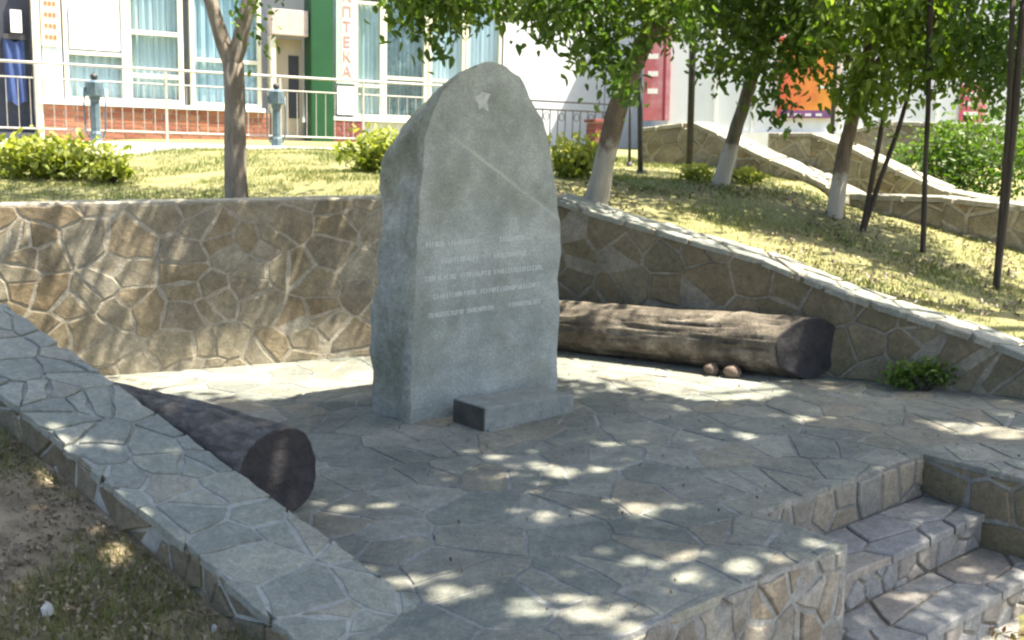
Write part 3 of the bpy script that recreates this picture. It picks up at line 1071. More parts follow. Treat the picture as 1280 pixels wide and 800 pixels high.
def rock(name, label, loc, r, m, seed, sq=(1, 1, 0.8), group=None, n=2):
    bm = bmesh.new()
    bmesh.ops.create_icosphere(bm, subdivisions=n, radius=1)
    for v in bm.verts:
        f = 1 + 0.28 * mnoise.noise(v.co * 1.4 + Vector((seed, 0, 0))) + 0.10 * mnoise.noise(v.co * 4 + Vector((0, seed, 0)))
        v.co = Vector((v.co.x * sq[0] * r * f, v.co.y * sq[1] * r * f, (v.co.z * sq[2] * f + sq[2] * 0.85) * r))
    me = bpy.data.meshes.new(name)
    bm.to_mesh(me)
    bm.free()
    me.polygons.foreach_set('use_smooth', [n > 1] * len(me.polygons))
    o = new_obj(name, me, m)
    o.location = loc
    o.rotation_euler = (0, 0, seed)
    tag(o, label, 'stone', group)
    return o


M['rock'] = mat('brown_round_stone', (0.10, 0.072, 0.055), (0.20, 0.15, 0.115), fine=((26, 0.22), (90, 0.25)), scale=12, bump=0.5)
M['rock_pale'] = mat('pale_pebble', (0.26, 0.27, 0.26), (0.48, 0.48, 0.45), scale=12, bump=0.4)
rock('chock_stone', 'round reddish stone chocking the brown log, nearer the stele', (1.43, 7.29, 0), 0.058, M['rock'], 0.4)
rock('chock_stone', 'round brown stone chocking the brown log, nearer its cut end', (1.56, 7.19, 0), 0.066, M['rock'], 2.1)
for (px, py, r_, s_, lab) in [(60, 770, 0.027, 1.3, 'pale pointed stone lying in the thin foreground grass'), (72, 590, 0.018, 2.2, 'small white pebble on the soil by the left coping'),
                              (317, 757, 0.042, 3.7, 'white chipped stone at the foot of the terrace edge'), (268, 790, 0.018, 5.0, 'tiny white pebble at the bottom edge of the soil')]:
    x, y, z_ = 0, 0, 0.0
    for it in range(30):
        q = ray(px, py)
        x, y = (q * ((z_ - CAM_H) / q[2]))[:2]
        z_ = 0.5 * z_ + 0.5 * float(ground_z(x, y))
    rock('loose_stone', lab, (x, y, float(ground_z(x, y)) - 0.005), r_, M['rock_pale'], s_, (1, 0.7, 1.15), None, 1)


# ---------------------------------------------------------------- foliage helpers
def leaf_cloud(C, size, rg, up=0.35, droop=0.35, aspect=0.5):
    """one folded leaf per centre; returns V (n*6,3), F (n*2,4)"""
    N = len(C)
    d = rg.normal(size=(N, 3))
    d[:, 2] -= droop * 1.5
    d /= np.linalg.norm(d, axis=1)[:, None]
    nn = rg.normal(size=(N, 3))
    nn[:, 2] += up * 3
    s = np.cross(d, nn)
    s /= np.linalg.norm(s, axis=1)[:, None] + 1e-9
    w = np.cross(s, d)
    L = size * rg.uniform(0.65, 1.25, N)[:, None]
    hw = L * aspect * 0.5
    base = C - d * L * 0.5
    tip = C + d * L * 0.5 - w * L * 0.08
    l1 = base + d * L * 0.30 + s * hw + w * L * 0.10
    l2 = base + d * L * 0.68 + s * hw * 0.72 + w * L * 0.06
    r1 = base + d * L * 0.30 - s * hw + w * L * 0.10
    r2 = base + d * L * 0.68 - s * hw * 0.72 + w * L * 0.06
    V = np.stack([base, l1, l2, tip, r2, r1], 1).reshape(-1, 3)
    i = np.arange(N)[:, None] * 6
    F = np.concatenate([i + np.array([[0, 1, 2, 3]]), i + np.array([[0, 3, 4, 5]])], 0)
    return V, F


def clusters_in(center, radii, n, rg, lo=0.35):
    out = []
    while len(out) < n:
        p = rg.normal(size=3)
        p /= np.linalg.norm(p)
        r_ = lo + (1 - lo) * rg.random() ** 0.6
        out.append(np.array(center) + p * np.array(radii) * r_)
    return np.array(out)


TREES = []


def tree(label, trunk, limbs, clusters, per, spread, lsize, m_bark, m_leaf, seed, carve=True, zmin=None, keep=0, name='leafy_tree', tlo=0.0, thi=1.0, twigs=True, group='trees on the bank'):
    rg = np.random.default_rng(seed)
    base = trunk[0]
    root = empty(name, (base[0], base[1], base[2]))
    tag(root, label, 'tree', group)
    off = np.array(base[:3])
    L = [trunk] + limbs
    # twigs to the clusters from the nearest limb point
    pts = np.array([q for l_ in L for q in l_])
    tw = []
    if twigs:
        for c in clusters[::2]:
            cand = pts[pts[:, 2] > trunk[len(trunk) // 2][2] - 0.1]
            if len(cand) == 0:
                cand = pts
            k = np.argmin(np.linalg.norm(cand[:, :3] - c, axis=1) + 0.0)
            q = cand[k]
            mid = (q[:3] + c) / 2 + rg.normal(size=3) * 0.08
            tw.append([(q[0], q[1], q[2], 0.012), (mid[0], mid[1], mid[2], 0.009), (c[0], c[1], c[2], 0.004)])
    V, F = [], []
    for k, pl in enumerate(L):
        # refine
        fine = []
        for i in range(len(pl) - 1):
            for t in (0, 0.25, 0.5, 0.75):
                fine.append(tuple(pl[i][m_] * (1 - t) + pl[i + 1][m_] * t for m_ in range(4)))
        fine.append(pl[-1])
        v, f = tube_vf(fine, 12, 0.22, seed + k)
        o = len(V)
        V += v
        F += [tuple(i + o for i in q) for q in f]
    for pl in tw:
        v, f = tube_vf(pl, 5, 0, 0, cap=False)
        o = len(V)
        V += v
        F += [tuple(i + o for i in q) for q in f]
    mesh_obj('trunk', [np.array(v) - off for v in V], F, m_bark, root, True)
    C = np.repeat(clusters, per, axis=0) + rg.normal(size=(len(clusters) * per, 3)) * np.array([spread, spread, spread * 0.8])
    ct = np.repeat(rg.random(len(clusters)), per)
    ok = np.ones(len(C), bool)
    if zmin is not None:
        ok &= C[:, 2] > zmin(C)
    if carve:
        ok &= ~lit_drop(C)
    C, ct = C[ok], ct[ok]
    V, F = leaf_cloud(C - off, lsize, rg)
    t = np.clip(0.55 * ct + 0.45 * rg.random(len(C)), 0, 1) * (thi - tlo) + tlo
    fast_mesh('crown', V, F, m_leaf, root, tint=np.repeat(t, 6))
    TREES.append((label, len(C)))
    return root


def above_frame(margin=0.12):
    k = math.tan(math.atan(400 / FPX) - PITCH)
    return lambda C: np.where(C[:, 1] > 0.5, CAM_H + C[:, 1] * k + margin, 2.0)


def px_clusters(lst, rg, jit=0.05):
    return np.array([at_y(x, y, Y) + rg.normal(size=3) * jit for (x, y, Y) in lst])


rgc = np.random.default_rng(5)
gz = lambda x, y: float(ground_z(x, y))

# T1: slender forked tree behind the back wall
b1 = (-2.185, 8.28)
z0 = gz(*b1)
bk1 = bark_mat('smooth_grey_bark', (0.13, 0.105, 0.08), (0.30, 0.26, 0.21))
f1 = at_y(291, 78, 8.3)
tr = [(b1[0], b1[1], z0 - 0.15, 0.125), (b1[0] + 0.005, b1[1], z0 + 0.06, 0.098), (b1[0] + 0.01, b1[1], z0 + 0.5, 0.083), (f1[0], f1[1], f1[2], 0.080)]
la, lb = at_y(265, 5, 8.3), at_y(310, 5, 8.35)
lm = [[(f1[0], f1[1], f1[2] - 0.03, 0.07), tuple(at_y(277, 48, 8.3)) + (0.056,), tuple(la) + (0.052,), (la[0] - 0.25, 8.2, la[2] + 0.8, 0.04), (la[0] - 0.5, 8.1, la[2] + 1.6, 0.02)],
      [(f1[0], f1[1], f1[2] - 0.03, 0.07), tuple(at_y(300, 52, 8.32)) + (0.058,), tuple(lb) + (0.052,), (lb[0] + 0.3, 8.5, lb[2] + 0.8, 0.035), (lb[0] + 0.6, 8.6, lb[2] + 1.5, 0.02)]]
cl = np.concatenate([clusters_in((-2.2, 8.7, 4.3), (2.0, 1.7, 1.1), 120, rgc), px_clusters([(318, 8, 8.2), (322, 25, 8.2), (330, 55, 8.25), (345, 5, 8.2), (296, 30, 8.5), (318, 45, 8.3), (305, 12, 8.6)], rgc, 0.02)])
ab1 = above_frame(0.02)
tree('slender pale tree forking in two, growing behind the back wall', tr, lm, cl[:120], 34, 0.24, 0.11, bk1, M['leaf'], 11, zmin=above_frame(0.05), group='trees on the bank')
t1 = [o for o in COL.objects if o.name.startswith('leafy_tree')][0]
V, F = leaf_cloud(np.repeat(cl[120:], 9, axis=0) + rgc.normal(size=(9 * 7, 3)) * 0.07 - np.array((b1[0], b1[1], z0 - 0.15)), 0.075, rgc)
fast_mesh('hanging_sprigs', V, F, M['leaf_light'], t1, tint=np.repeat(rgc.random(63), 6))['kind'] = 'stuff'

# T2: leaning tree right of the stele
b2 = (0.71, 8.95)
z0 = gz(*b2)
bk2 = bark_mat('dark_bark_whitewashed', (0.075, 0.058, 0.045), (0.18, 0.14, 0.105), (0.40, 0.385, 0.345), z0 + 0.52)
p1, p2, p3, p4 = at_y(752, 215, 8.95), at_y(768, 145, 8.9), at_y(790, 85, 8.85), at_y(814, 35, 8.8)
tr = [(b2[0] - 0.005, b2[1], z0 - 0.15, 0.13), (b2[0], b2[1], z0 + 0.03, 0.105), tuple(p1) + (0.09,), tuple(p2) + (0.085,), tuple(p3) + (0.08,), tuple(p4) + (0.075,), (1.5, 8.7, 3.1, 0.065), (1.75, 8.6, 3.7, 0.05)]
lm = [[tuple(p4) + (0.06,), (0.85, 8.4, 3.0, 0.04), (0.3, 8.2, 3.2, 0.03), (-0.5, 8.1, 3.1, 0.015)], [tuple(p4) + (0.055,), (1.7, 9.0, 3.1, 0.04), (2.3, 9.2, 3.4, 0.025)],
      [(1.5, 8.7, 3.1, 0.05), (0.8, 8.8, 3.6, 0.03), (0.3, 8.8, 4.1, 0.015)]]
hang = [(500, 12, 7.7), (520, 32, 7.7), (540, 22, 7.7), (545, 48, 7.75), (560, 8, 7.7), (580, 22, 7.7), (600, 8, 7.8), (625, 14, 7.8), (512, 5, 7.6), (650, 4, 7.8), (535, 8, 7.8), (668, 20, 7.8), (690, 12, 7.8), (682, 42, 7.75),
        (705, 32, 7.7), (720, 55, 7.75), (735, 25, 7.8), (745, 70, 7.75), (730, 85, 7.7), (758, 45, 7.8), (765, 15, 7.8), (775, 65, 7.9), (765, 92, 7.75), (790, 20, 7.9), (800, 8, 7.9), (770, 112, 7.7), (700, 5, 7.9), (740, 5, 7.9), (830, 12, 7.9), (845, 30, 7.9), (830, 45, 8.1), (860, 12, 8.0)]
cl = np.concatenate([clusters_in((0.75, 8.5, 3.75), (2.0, 1.3, 1.0), 90, rgc), clusters_in((-1.0, 7.5, 3.4), (0.55, 0.32, 0.3), 34, rgc), clusters_in((0.3, 7.75, 3.45), (0.5, 0.3, 0.3), 30, rgc), clusters_in((-1.9, 7.4, 3.5), (0.3, 0.25, 0.25), 12, rgc)])  # small clump sets added above the view to cast shadow bands on the wall
tree('leaning dark tree with whitewashed foot right of the stele', tr, lm, cl, 34, 0.20, 0.095, bk2, M['leaf'], 22, zmin=above_frame(0.0))
t2 = COL.objects[[o.name for o in COL.objects if o.name.startswith('leafy_tree')][-1]]


def sprigs(root, lst, per, spread, size, m_, lo=0.0, hi=1.0):
    C = px_clusters(lst, rgc, 0.03)
    N = len(C) * per
    P = np.repeat(C, per, axis=0) + rgc.normal(size=(N, 3)) * spread
    ok = ~lit_drop(P)
    P = P[ok]
    tt = (np.repeat(rgc.random(len(C)), per)[ok] * 0.5 + 0.5 * rgc.random(len(P))) * (hi - lo) + lo
    V, F = leaf_cloud(P - np.array(root.location), size, rgc, droop=0.6)
    fast_mesh('hanging_sprigs', V, F, m_, root, tint=np.repeat(tt, 6))['kind'] = 'stuff'


sprigs(t2, [(x, y, Y + 0.45) for (x, y, Y) in hang] + [(x + 9, y - 14, Y + 0.75) for (x, y, Y) in hang], 32, 0.085, 0.095, M['leaf'], 0.15, 1.0)

# T3: leaning tree further up the bank
Y3_ = 10.6
b3 = at_y(902, 212, Y3_)
z0 = gz(b3[0], b3[1])
bk3 = bark_mat('grey_bark_whitewashed', (0.07, 0.062, 0.05), (0.18, 0.155, 0.12), (0.46, 0.445, 0.41), z0 + 0.42)
tr = [(b3[0], Y3_, z0 - 0.15, 0.10), (b3[0], Y3_, z0, 0.085), tuple(at_y(922, 155, Y3_)) + (0.066,), tuple(at_y(938, 105, Y3_)) + (0.062,), tuple(at_y(950, 65, Y3_)) + (0.058,), tuple(at_y(962, 20, Y3_)) + (0.05,), (b3[0] + 0.6, Y3_, 4.0, 0.04)]
lm = [[tuple(at_y(950, 65, Y3_)) + (0.05,), tuple(at_y(915, 25, 10.3)) + (0.03,), tuple(at_y(880, 5, 10.2)) + (0.015,)], [tuple(at_y(950, 65, Y3_)) + (0.05,), tuple(at_y(985, 20, 10.5)) + (0.03,), (b3[0] + 1.2, 10.4, 3.9, 0.015)]]
cl = clusters_in((b3[0] + 0.4, Y3_ + 0.1, 4.0), (2.0, 1.4, 1.0), 105, rgc)
t3 = tree('leaning whitewashed tree on the bank beside the tall dark pole', tr, lm, cl, 34, 0.24, 0.12, bk3, M['leaf'], 33, zmin=above_frame(-0.02))
sprigs(t3, [(880, 15, 9.8), (890, 40, 9.8), (905, 62, 9.8), (885, 70, 9.7), (900, 85, 9.7), (915, 78, 9.8), (930, 45, 10), (920, 15, 10), (945, 25, 10), (940, 60, 9.9), (955, 75, 10), (965, 45, 10), (975, 15, 10), (985, 60, 10), (990, 35, 10), (1000, 10, 10),
            (955, 92, 9.9), (965, 112, 9.8), (980, 140, 9.8), (978, 128, 9.8), (910, 90, 9.7), (1005, 45, 10), (930, 75, 9.8), (960, 10, 10), (895, 5, 10), (1010, 70, 9.9), (1000, 85, 9.9), (870, 8, 10), (925, 30, 10.2), (950, 50, 10.2), (972, 70, 10.2), (985, 85, 10), (940, 8, 10.1), (900, 25, 9.9)], 40, 0.115, 0.095, M['leaf'], 0.0, 0.9)

# T4: lighter tree in the sun
Y4 = 9.8
b4 = at_y(1043, 254, Y4)
z0 = gz(b4[0], b4[1])
bk4 = bark_mat('brown_bark_whitewashed', (0.085, 0.066, 0.05), (0.19, 0.15, 0.115), (0.50, 0.475, 0.43), z0 + 0.38)
tr = [(b4[0], Y4, z0 - 0.15, 0.095), (b4[0], Y4, z0, 0.082), tuple(at_y(1053, 200, Y4)) + (0.070,), tuple(at_y(1065, 150, Y4)) + (0.060,), tuple(at_y(1078, 105, Y4)) + (0.065,), tuple(at_y(1090, 50, Y4)) + (0.055,), (b4[0] + 0.6, Y4, 3.8, 0.03)]
lm = [[tuple(at_y(1078, 105, Y4)) + (0.04,), tuple(at_y(1110, 60, 9.6)) + (0.025,), tuple(at_y(1150, 20, 9.5)) + (0.012,)], [tuple(at_y(1078, 105, Y4)) + (0.04,), tuple(at_y(1050, 60, 9.6)) + (0.025,), tuple(at_y(1030, 15, 9.5)) + (0.012,)]]
cl = clusters_in((b4[0] - 0.1, Y4 + 0.3, 3.9), (1.5, 1.2, 0.8), 70, rgc)
t4 = tree('sunlit tree with whitewashed trunk next to the dark V-shaped sapling', tr, lm, cl, 34, 0.22, 0.12, bk4, M['leaf_light'], 44, zmin=above_frame(-0.02))
sp = []
rr = random.Random(9)
for i in range(64):
    x = rr.uniform(1015, 1190)
    ymax = 95 + 30 * math.sin((x - 1000) / 190 * math.pi) - (25 if x < 1040 else 0)
    sp.append((x, rr.uniform(0, ymax), rr.uniform(9.0, 9.7)))
sp += [(1062, 118, 9.3), (1085, 125, 9.3), (1070, 132, 9.3), (1100, 112, 9.3), (1165, 110, 9.2), (1180, 100, 9.2), (1155, 95, 9.2), (1190, 85, 9.2)]
sprigs(t4, sp, 34, 0.11, 0.098, M['leaf_light'], 0.2, 1.0)

# more of the crowns just under the top of the picture
sprigs(t3, [(rr.uniform(862, 1010), rr.uniform(-5, 55), rr.uniform(10.2, 11)) for i in range(30)], 38, 0.13, 0.10, M['leaf'], 0.0, 0.9)
sprigs(t4, [(rr.uniform(1005, 1200), rr.uniform(-5, 70), rr.uniform(9.6, 10.4)) for i in range(34)], 34, 0.12, 0.10, M['leaf_light'], 0.0, 1.0)
sprigs(t2, [(rr.uniform(490, 850), rr.uniform(-6, 14), rr.uniform(8.3, 9.0)) for i in range(26)], 45, 0.10, 0.08, M['leaf_light'], 0.2, 1.0)

# dark saplings and trunks
bkd = bark_mat('dark_thin_bark', (0.022, 0.018, 0.015), (0.06, 0.048, 0.038))


def sap(label, base_px, Y, stems, cl, per, lsize, m_, seed, lo=0, hi=1, rad=0.024):
    b = at_y(*base_px, Y)
    z0 = gz(b[0], b[1])
    tr = [(b[0], Y, z0 - 0.12, rad * 1.3), (b[0], Y, z0, rad * 1.1)] + [tuple(at_y(x, y, Y)) + (rad * f,) for (x, y, f) in stems[0]]
    lm = []
    for s in stems[1:]:
        lm.append([(b[0], Y, z0 - 0.02, rad)] + [tuple(at_y(x, y, Y)) + (rad * f,) for (x, y, f) in s])
    root = tree(label, tr, lm, np.array([[b[0], Y, 3.3]]) if cl is None else cl, per, 0.15, lsize, bkd, m_, seed, twigs=cl is not None, zmin=above_frame(0.0), group='thin dark trees on the right of the bank', name='sapling')
    return root


s1 = sap('dark V-shaped sapling with two thin stems beside the whitewashed tree', (1079, 268), 9.4, [[(1090, 225, 1), (1100, 170, .9), (1107, 130, .7)], [(1100, 225, .9), (1122, 165, .85), (1138, 110, .7), (1142, 60, .6), (1145, 0, .5)]],
         clusters_in((4.1, 9.4, 3.4), (0.7, 0.7, 0.5), 14, rgc), 22, 0.09, M['leaf'], 51)
s2 = sap('straight dark sapling between the V-shaped sapling and the right edge', (1156, 278), 9.0, [[(1157, 200, .8), (1160, 140, .9), (1161, 80, 1.1), (1163, 0, 1.0)]],
         clusters_in((3.9, 9.0, 3.5), (0.9, 0.8, 0.6), 18, rgc), 24, 0.09, M['leaf'], 52, rad=0.024)
s3 = sap('twin-stemmed dark tree at the right edge of the bank', (1249, 316), 8.3, [[(1254, 240, .9), (1259, 170, .8), (1263, 100, .8), (1266, 0, .8)], [(1258, 240, 1.3), (1266, 170, 1.2), (1272, 100, 1.2), (1280, 0, 1.1)]],
         clusters_in((4.3, 8.3, 3.5), (1.2, 1.0, 0.8), 30, rgc), 28, 0.095, M['leaf'], 53, rad=0.025)
sp = []
for i in range(40):
    x = rr.uniform(1192, 1285)
    sp.append((x, rr.uniform(0, 118 if x > 1215 else 75), rr.uniform(8.6, 9.6)))
sprigs(s3, sp, 44, 0.12, 0.085, M['leaf'], 0.0, 0.6)

# trees outside the frame whose crowns shade the terrace
bk5 = bark_mat('old_brown_bark', (0.07, 0.055, 0.04), (0.16, 0.125, 0.09))


def shade_tree(label, base, c, rad, ncl, per, seed, ls=0.11, extra=None):
    z0 = gz(*base)
    tr = [(base[0], base[1], z0 - 0.15, 0.2), (base[0], base[1], z0 + 0.4, 0.15), (base[0] * 0.9 + c[0] * 0.1, base[1] * 0.9 + c[1] * 0.1, z0 + 1.8, 0.13), (base[0] * 0.6 + c[0] * 0.4, base[1] * 0.6 + c[1] * 0.4, c[2] - 1.2, 0.10), (c[0], c[1], c[2], 0.06)]
    rg = np.random.default_rng(seed)
    lm = []
    for i in range(7):
        a = i / 7 * 2 * math.pi + rg.uniform(0, 0.5)
        q = tr[3]
        e = (c[0] + math.cos(a) * rad[0] * 0.8, c[1] + math.sin(a) * rad[1] * 0.8, c[2] + rg.uniform(-0.3, 0.5))
        lm.append([(q[0], q[1], q[2], 0.06), ((q[0] + e[0]) / 2, (q[1] + e[1]) / 2, (q[2] + e[2]) / 2 + 0.3, 0.04), (e[0], e[1], e[2], 0.015)])
    cl = clusters_in(c, rad, ncl, rg, 0.15)
    for q in extra or []:
        cl = np.concatenate([cl, clusters_in(q[0], q[1], q[2], rg, 0.1)])  # unseen leaf clumps added to deepen shade on stele, coping and floor
    return tree(label, tr, lm, cl, per, 0.24, ls, bk5, M['leaf'], seed, zmin=above_frame(0.25), name='shade_tree', group='shade trees beside the terrace')


shade_tree('broad shade tree right of the steps, its crown over the terrace', (5.2, 5.2), (2.7, 5.2, 5.2), (2.7, 2.3, 1.2), 300, 55, 71, 0.15, [((2.0, 5.95, 5.0), (1.3, 0.55, 0.45), 90), ((4.9, 5.9, 5.0), (1.3, 0.9, 0.5), 80)])
shade_tree('broad shade tree in front of the steps, its crown over the coping', (2.6, 0.9), (1.2, 2.9, 5.0), (2.6, 2.4, 1.1), 280, 55, 72, 0.15, [((-0.9, 5.3, 4.8), (1.1, 1.2, 0.4), 80), ((-0.9, 4.6, 4.6), (1.2, 1.3, 0.4), 90)])
shade_tree('shade tree further right along the bank', (7.0, 7.4), (5.0, 7.6, 5.2), (1.9, 1.7, 1.0), 110, 40, 73, 0.14)


# ---------------------------------------------------------------- bushes and small plants
def bush(label, c, rad, n, lsize, m_, seed, name='bush', cat='bush', group=None, stems=7):
    rg = np.random.default_rng(seed)
    root = empty(name, (c[0], c[1], c[2]))
    tag(root, label, cat, group)
    tl = []
    for i in range(stems):
        a = rg.uniform(0, 6.28)
        k = rg.uniform(0.3, 0.9)
        tl.append([(0, 0, -0.03, 0.010), (math.cos(a) * rad[0] * k * 0.5, math.sin(a) * rad[1] * k * 0.5, rad[2] * 0.6, 0.007), (math.cos(a) * rad[0] * k, math.sin(a) * rad[1] * k, rad[2] * 1.3, 0.003)])
    tubes('stem', tl, bkd, root, n=5)
    K = max(6, n // 40)
    cc = clusters_in((0, 0, rad[2]), rad, K, rg, 0.4)
    P = np.repeat(cc, n // K, axis=0) + rg.normal(size=(K * (n // K), 3)) * np.array(rad) * 0.30
    P = P[P[:, 2] > 0.01]
    V, F = leaf_cloud(P, lsize, rg, droop=-0.1)
    fast_mesh('foliage', V, F, m_, root, tint=np.repeat(np.clip(0.5 * rg.random(len(P)) + 0.5 * P[:, 2] / (2 * rad[2]), 0, 1), 6))
    return root


for (px, py, Y, rad, nn, ls, mk, sd, lab) in [
        (70, 212, 10.6, (0.52, 0.35, 0.20), 1500, 0.10, 'leaf_bush', 1, 'large light green bush before the railing at the far left'),
        (140, 214, 10.4, (0.20, 0.2, 0.13), 350, 0.09, 'leaf_bush', 2, 'small green bush beside the large one at far left'),
        (462, 212, 11.0, (0.28, 0.25, 0.23), 900, 0.08, 'leaf_bush', 3, 'yellow-green bush just left of the stele top'),
        (486, 218, 10.8, (0.22, 0.25, 0.20), 600, 0.08, 'leaf_bush', 7, 'yellow-green bush half hidden by the left shoulder of the stele'),
        (718, 222, 10.6, (0.27, 0.25, 0.19), 900, 0.08, 'leaf_bush', 4, 'yellow-green bush between the stele and the leaning tree'),
        (1238, 250, 13.3, (0.8, 0.5, 0.60), 2600, 0.085, 'leaf_shrub', 5, 'large leafy shrub behind the stone walls at far right'),
        (1170, 245, 13.5, (0.5, 0.4, 0.48), 1500, 0.085, 'leaf_shrub', 6, 'lower leafy shrub left of the large one at far right'),
        (870, 216, 10.9, (0.20, 0.15, 0.08), 300, 0.06, 'leaf_bush', 8, 'tiny pale bush under the tall dark pole'),
        (935, 214, 10.9, (0.20, 0.15, 0.07), 250, 0.06, 'leaf_bush', 9, 'low weeds at the foot of the leaning whitewashed tree')]:
    p = at_y(px, py, Y)
    bush(lab, (p[0], p[1], gz(p[0], p[1])), rad, nn, ls, M[mk], 100 + sd, group='bushes')
pw = CR + DR * 3.02 - NR * 0.10
bush('bright green weed growing at the foot of the sloping wall', (pw[0], pw[1], 0), (0.22, 0.09, 0.10), 700, 0.045, M['leaf_shrub'], 131, 'weed', 'plant')

# ---------------------------------------------------------------- grass and litter
def blades(name, n, xr, yr, ok, h, w, m_, seed, label):
    rg = np.random.default_rng(seed)
    x = rg.uniform(xr[0], xr[1], n)
    y = rg.uniform(yr[0], yr[1], n)
    dens = np.array([mnoise.noise(Vector((a * 1.3, b * 1.3, seed))) + 0.5 * mnoise.noise(Vector((a * 4, b * 4, seed))) for a, b in zip(x, y)])
    keep = ok(x, y, dens)
    x, y, dens = x[keep], y[keep], dens[keep]
    z = ground_z(x, y)
    N = len(x)
    a = rg.uniform(0, 2 * math.pi, N)
    H_ = h * rg.uniform(0.4, 1.3, N) * (1 + 0.5 * np.clip(dens, -1, 1))
    b0 = np.stack([x, y, z - 0.02], 1)
    side = np.stack([np.cos(a), np.sin(a), 0 * a], 1) * (w * rg.uniform(0.6, 1.4, N))[:, None]
    lean = np.stack([rg.normal(size=N), rg.normal(size=N), 0 * a], 1) * (H_ * 0.45)[:, None]
    tip = b0 + lean + np.stack([0 * a, 0 * a, H_ + 0.02], 1)
    V = np.stack([b0 - side, b0 + side, tip], 1).reshape(-1, 3)
    F = np.arange(3 * N).reshape(-1, 3)
    t = np.clip(0.5 - 0.45 * dens + rg.normal(size=N) * 0.2, 0, 1)
    o = fast_mesh(name, V, F, m_, tint=np.repeat(t, 3))
    tag(o, label, 'grass', kind='stuff')
    return o


HO = HOLE


def in_hole(x, y, grow=0.0):
    return np.array([inside((a, b), HO) for a, b in zip(x, y)])


def ok_bank(x, y, d):
    w = (x + 0.9) * UX[0] + (y - 8.2) * UX[1]
    tl = (x - QL[0]) * DL[0] + (y - QL[1]) * DL[1]
    k = ((y - (CR[1] + BW * 0.0) > 0.399 * (x - CR[0]) + 0.33) & (x < 0.3)) | ((((x - CR[0]) * NR[0] + (y - CR[1]) * NR[1]) > RW + 0.03) & (x >= 0.3))
    k &= np.abs(x) < 0.52 * y + 0.6
    k &= y < 12.9 + 0.45 * (x + 5)
    return k & (d > -0.32 + 0.25 * np.sin(x * 37.7) * np.sin(y * 41.3))


blades('lawn_grass', 160000, (-6.5, 6.5), (6.0, 14.0), ok_bank, 0.034, 0.006, M['grass'], 3, 'dry yellow-green lawn grass on the bank')


def ok_near(x, y, d):
    s = (x - QW[0]) * NL[0] + (y - QW[1]) * NL[1]
    a = (x - S0[0]) * UX[0] + (y - S0[1]) * UX[1]
    return (s > LW + 0.03) & (d > -0.12)


blades('soil_grass', 120000, (-4.2, -0.4), (2.5, 7.0), ok_near, 0.045, 0.0022, M['grass_near'], 8, 'sparse grass tufts on the bare foreground soil')

# litter: dry leaves and crumbs on the foreground soil
rg = np.random.default_rng(77)
N = 42000
x = rg.uniform(-4.0, -0.4, N)
y = rg.uniform(2.5, 7.0, N)
k = ok_near(x, y, np.ones(N))
x, y = x[k], y[k]
C = np.stack([x, y, ground_z(x, y) + 0.012], 1)
V, F = leaf_cloud(C, 0.024, rg, up=1.0, droop=0.0)
lt = fast_mesh('leaf_litter', V, F, M['litter'], tint=np.repeat(rg.random(len(C)), 6))
tag(lt, 'dry leaf litter and crumbs on the foreground soil', 'litter', kind='stuff')
N = 4500
x = rg.uniform(-1, 4.5, N)
y = rg.uniform(7.5, 10.5, N)
k = ok_bank(x, y, np.ones(N)) & (np.array([mnoise.noise(Vector((a * 0.9, b * 0.9, 5))) for a, b in zip(x, y)]) > -0.05)
x, y = x[k], y[k]
V, F = leaf_cloud(np.stack([x, y, ground_z(x, y) + 0.03], 1), 0.04, rg, up=1.0, droop=0)
lt = fast_mesh('fallen_leaves', V, F, M['litter'], tint=np.repeat(rg.random(len(x)), 6))
tag(lt, 'fallen brown leaves under the leaning tree', 'litter', kind='stuff')
# crumbs and dry leaf bits on the terrace
N = 420
a_, b_ = rg.uniform(-1.5, 2.6, N), rg.uniform(-0.4, 3.6, N)
P = np.array([W(p_, q_) for p_, q_ in zip(a_, b_)])
k = np.array([inside(tuple(p_), FLOOR) for p_ in P])
P = P[k]
V, F = leaf_cloud(np.stack([P[:, 0], P[:, 1], np.full(len(P), 0.012)], 1), 0.022, rg, up=1.5, droop=0)
lt = fast_mesh('terrace_litter', V, F, M['litter'], tint=np.repeat(rg.random(len(P)), 6))
tag(lt, 'small dry leaf bits scattered on the terrace floor', 'litter', kind='stuff')
# a few dry leaves in the paving by the steps and by the wall
for (cx, cy, cz, nn, sp_) in [(2.23, 4.42, -0.58, 26, 0.10)]:
    P = np.stack([rg.normal(cx, sp_, nn), rg.normal(cy, sp_, nn), np.full(nn, cz + 0.01)], 1)
    V, F = leaf_cloud(P, 0.05, rg, up=1.0, droop=0)
    lt = fast_mesh('dry_leaves', V, F, leaf_mat('reddish_dry_leaf', [(0.16, 0.05, 0.03), (0.12, 0.12, 0.03), (0.25, 0.10, 0.05)], 0.2), tint=np.repeat(rg.random(nn), 6))
    tag(lt, 'reddish dry leaves at the foot of the steps', 'litter', kind='stuff')

# ---------------------------------------------------------------- shop building with railing
FA = R(26)
TILT = math.atan(0.028)


def frame_empty(name, x, y):
    o = empty(name, (x, y, 0))
    o.rotation_mode = 'XYZ'
    from mathutils import Matrix
    mtx = Matrix.Rotation(FA, 3, 'Z') @ Matrix.Rotation(TILT, 3, 'Y')
    o.rotation_euler = mtx.to_euler('XYZ')
    return o


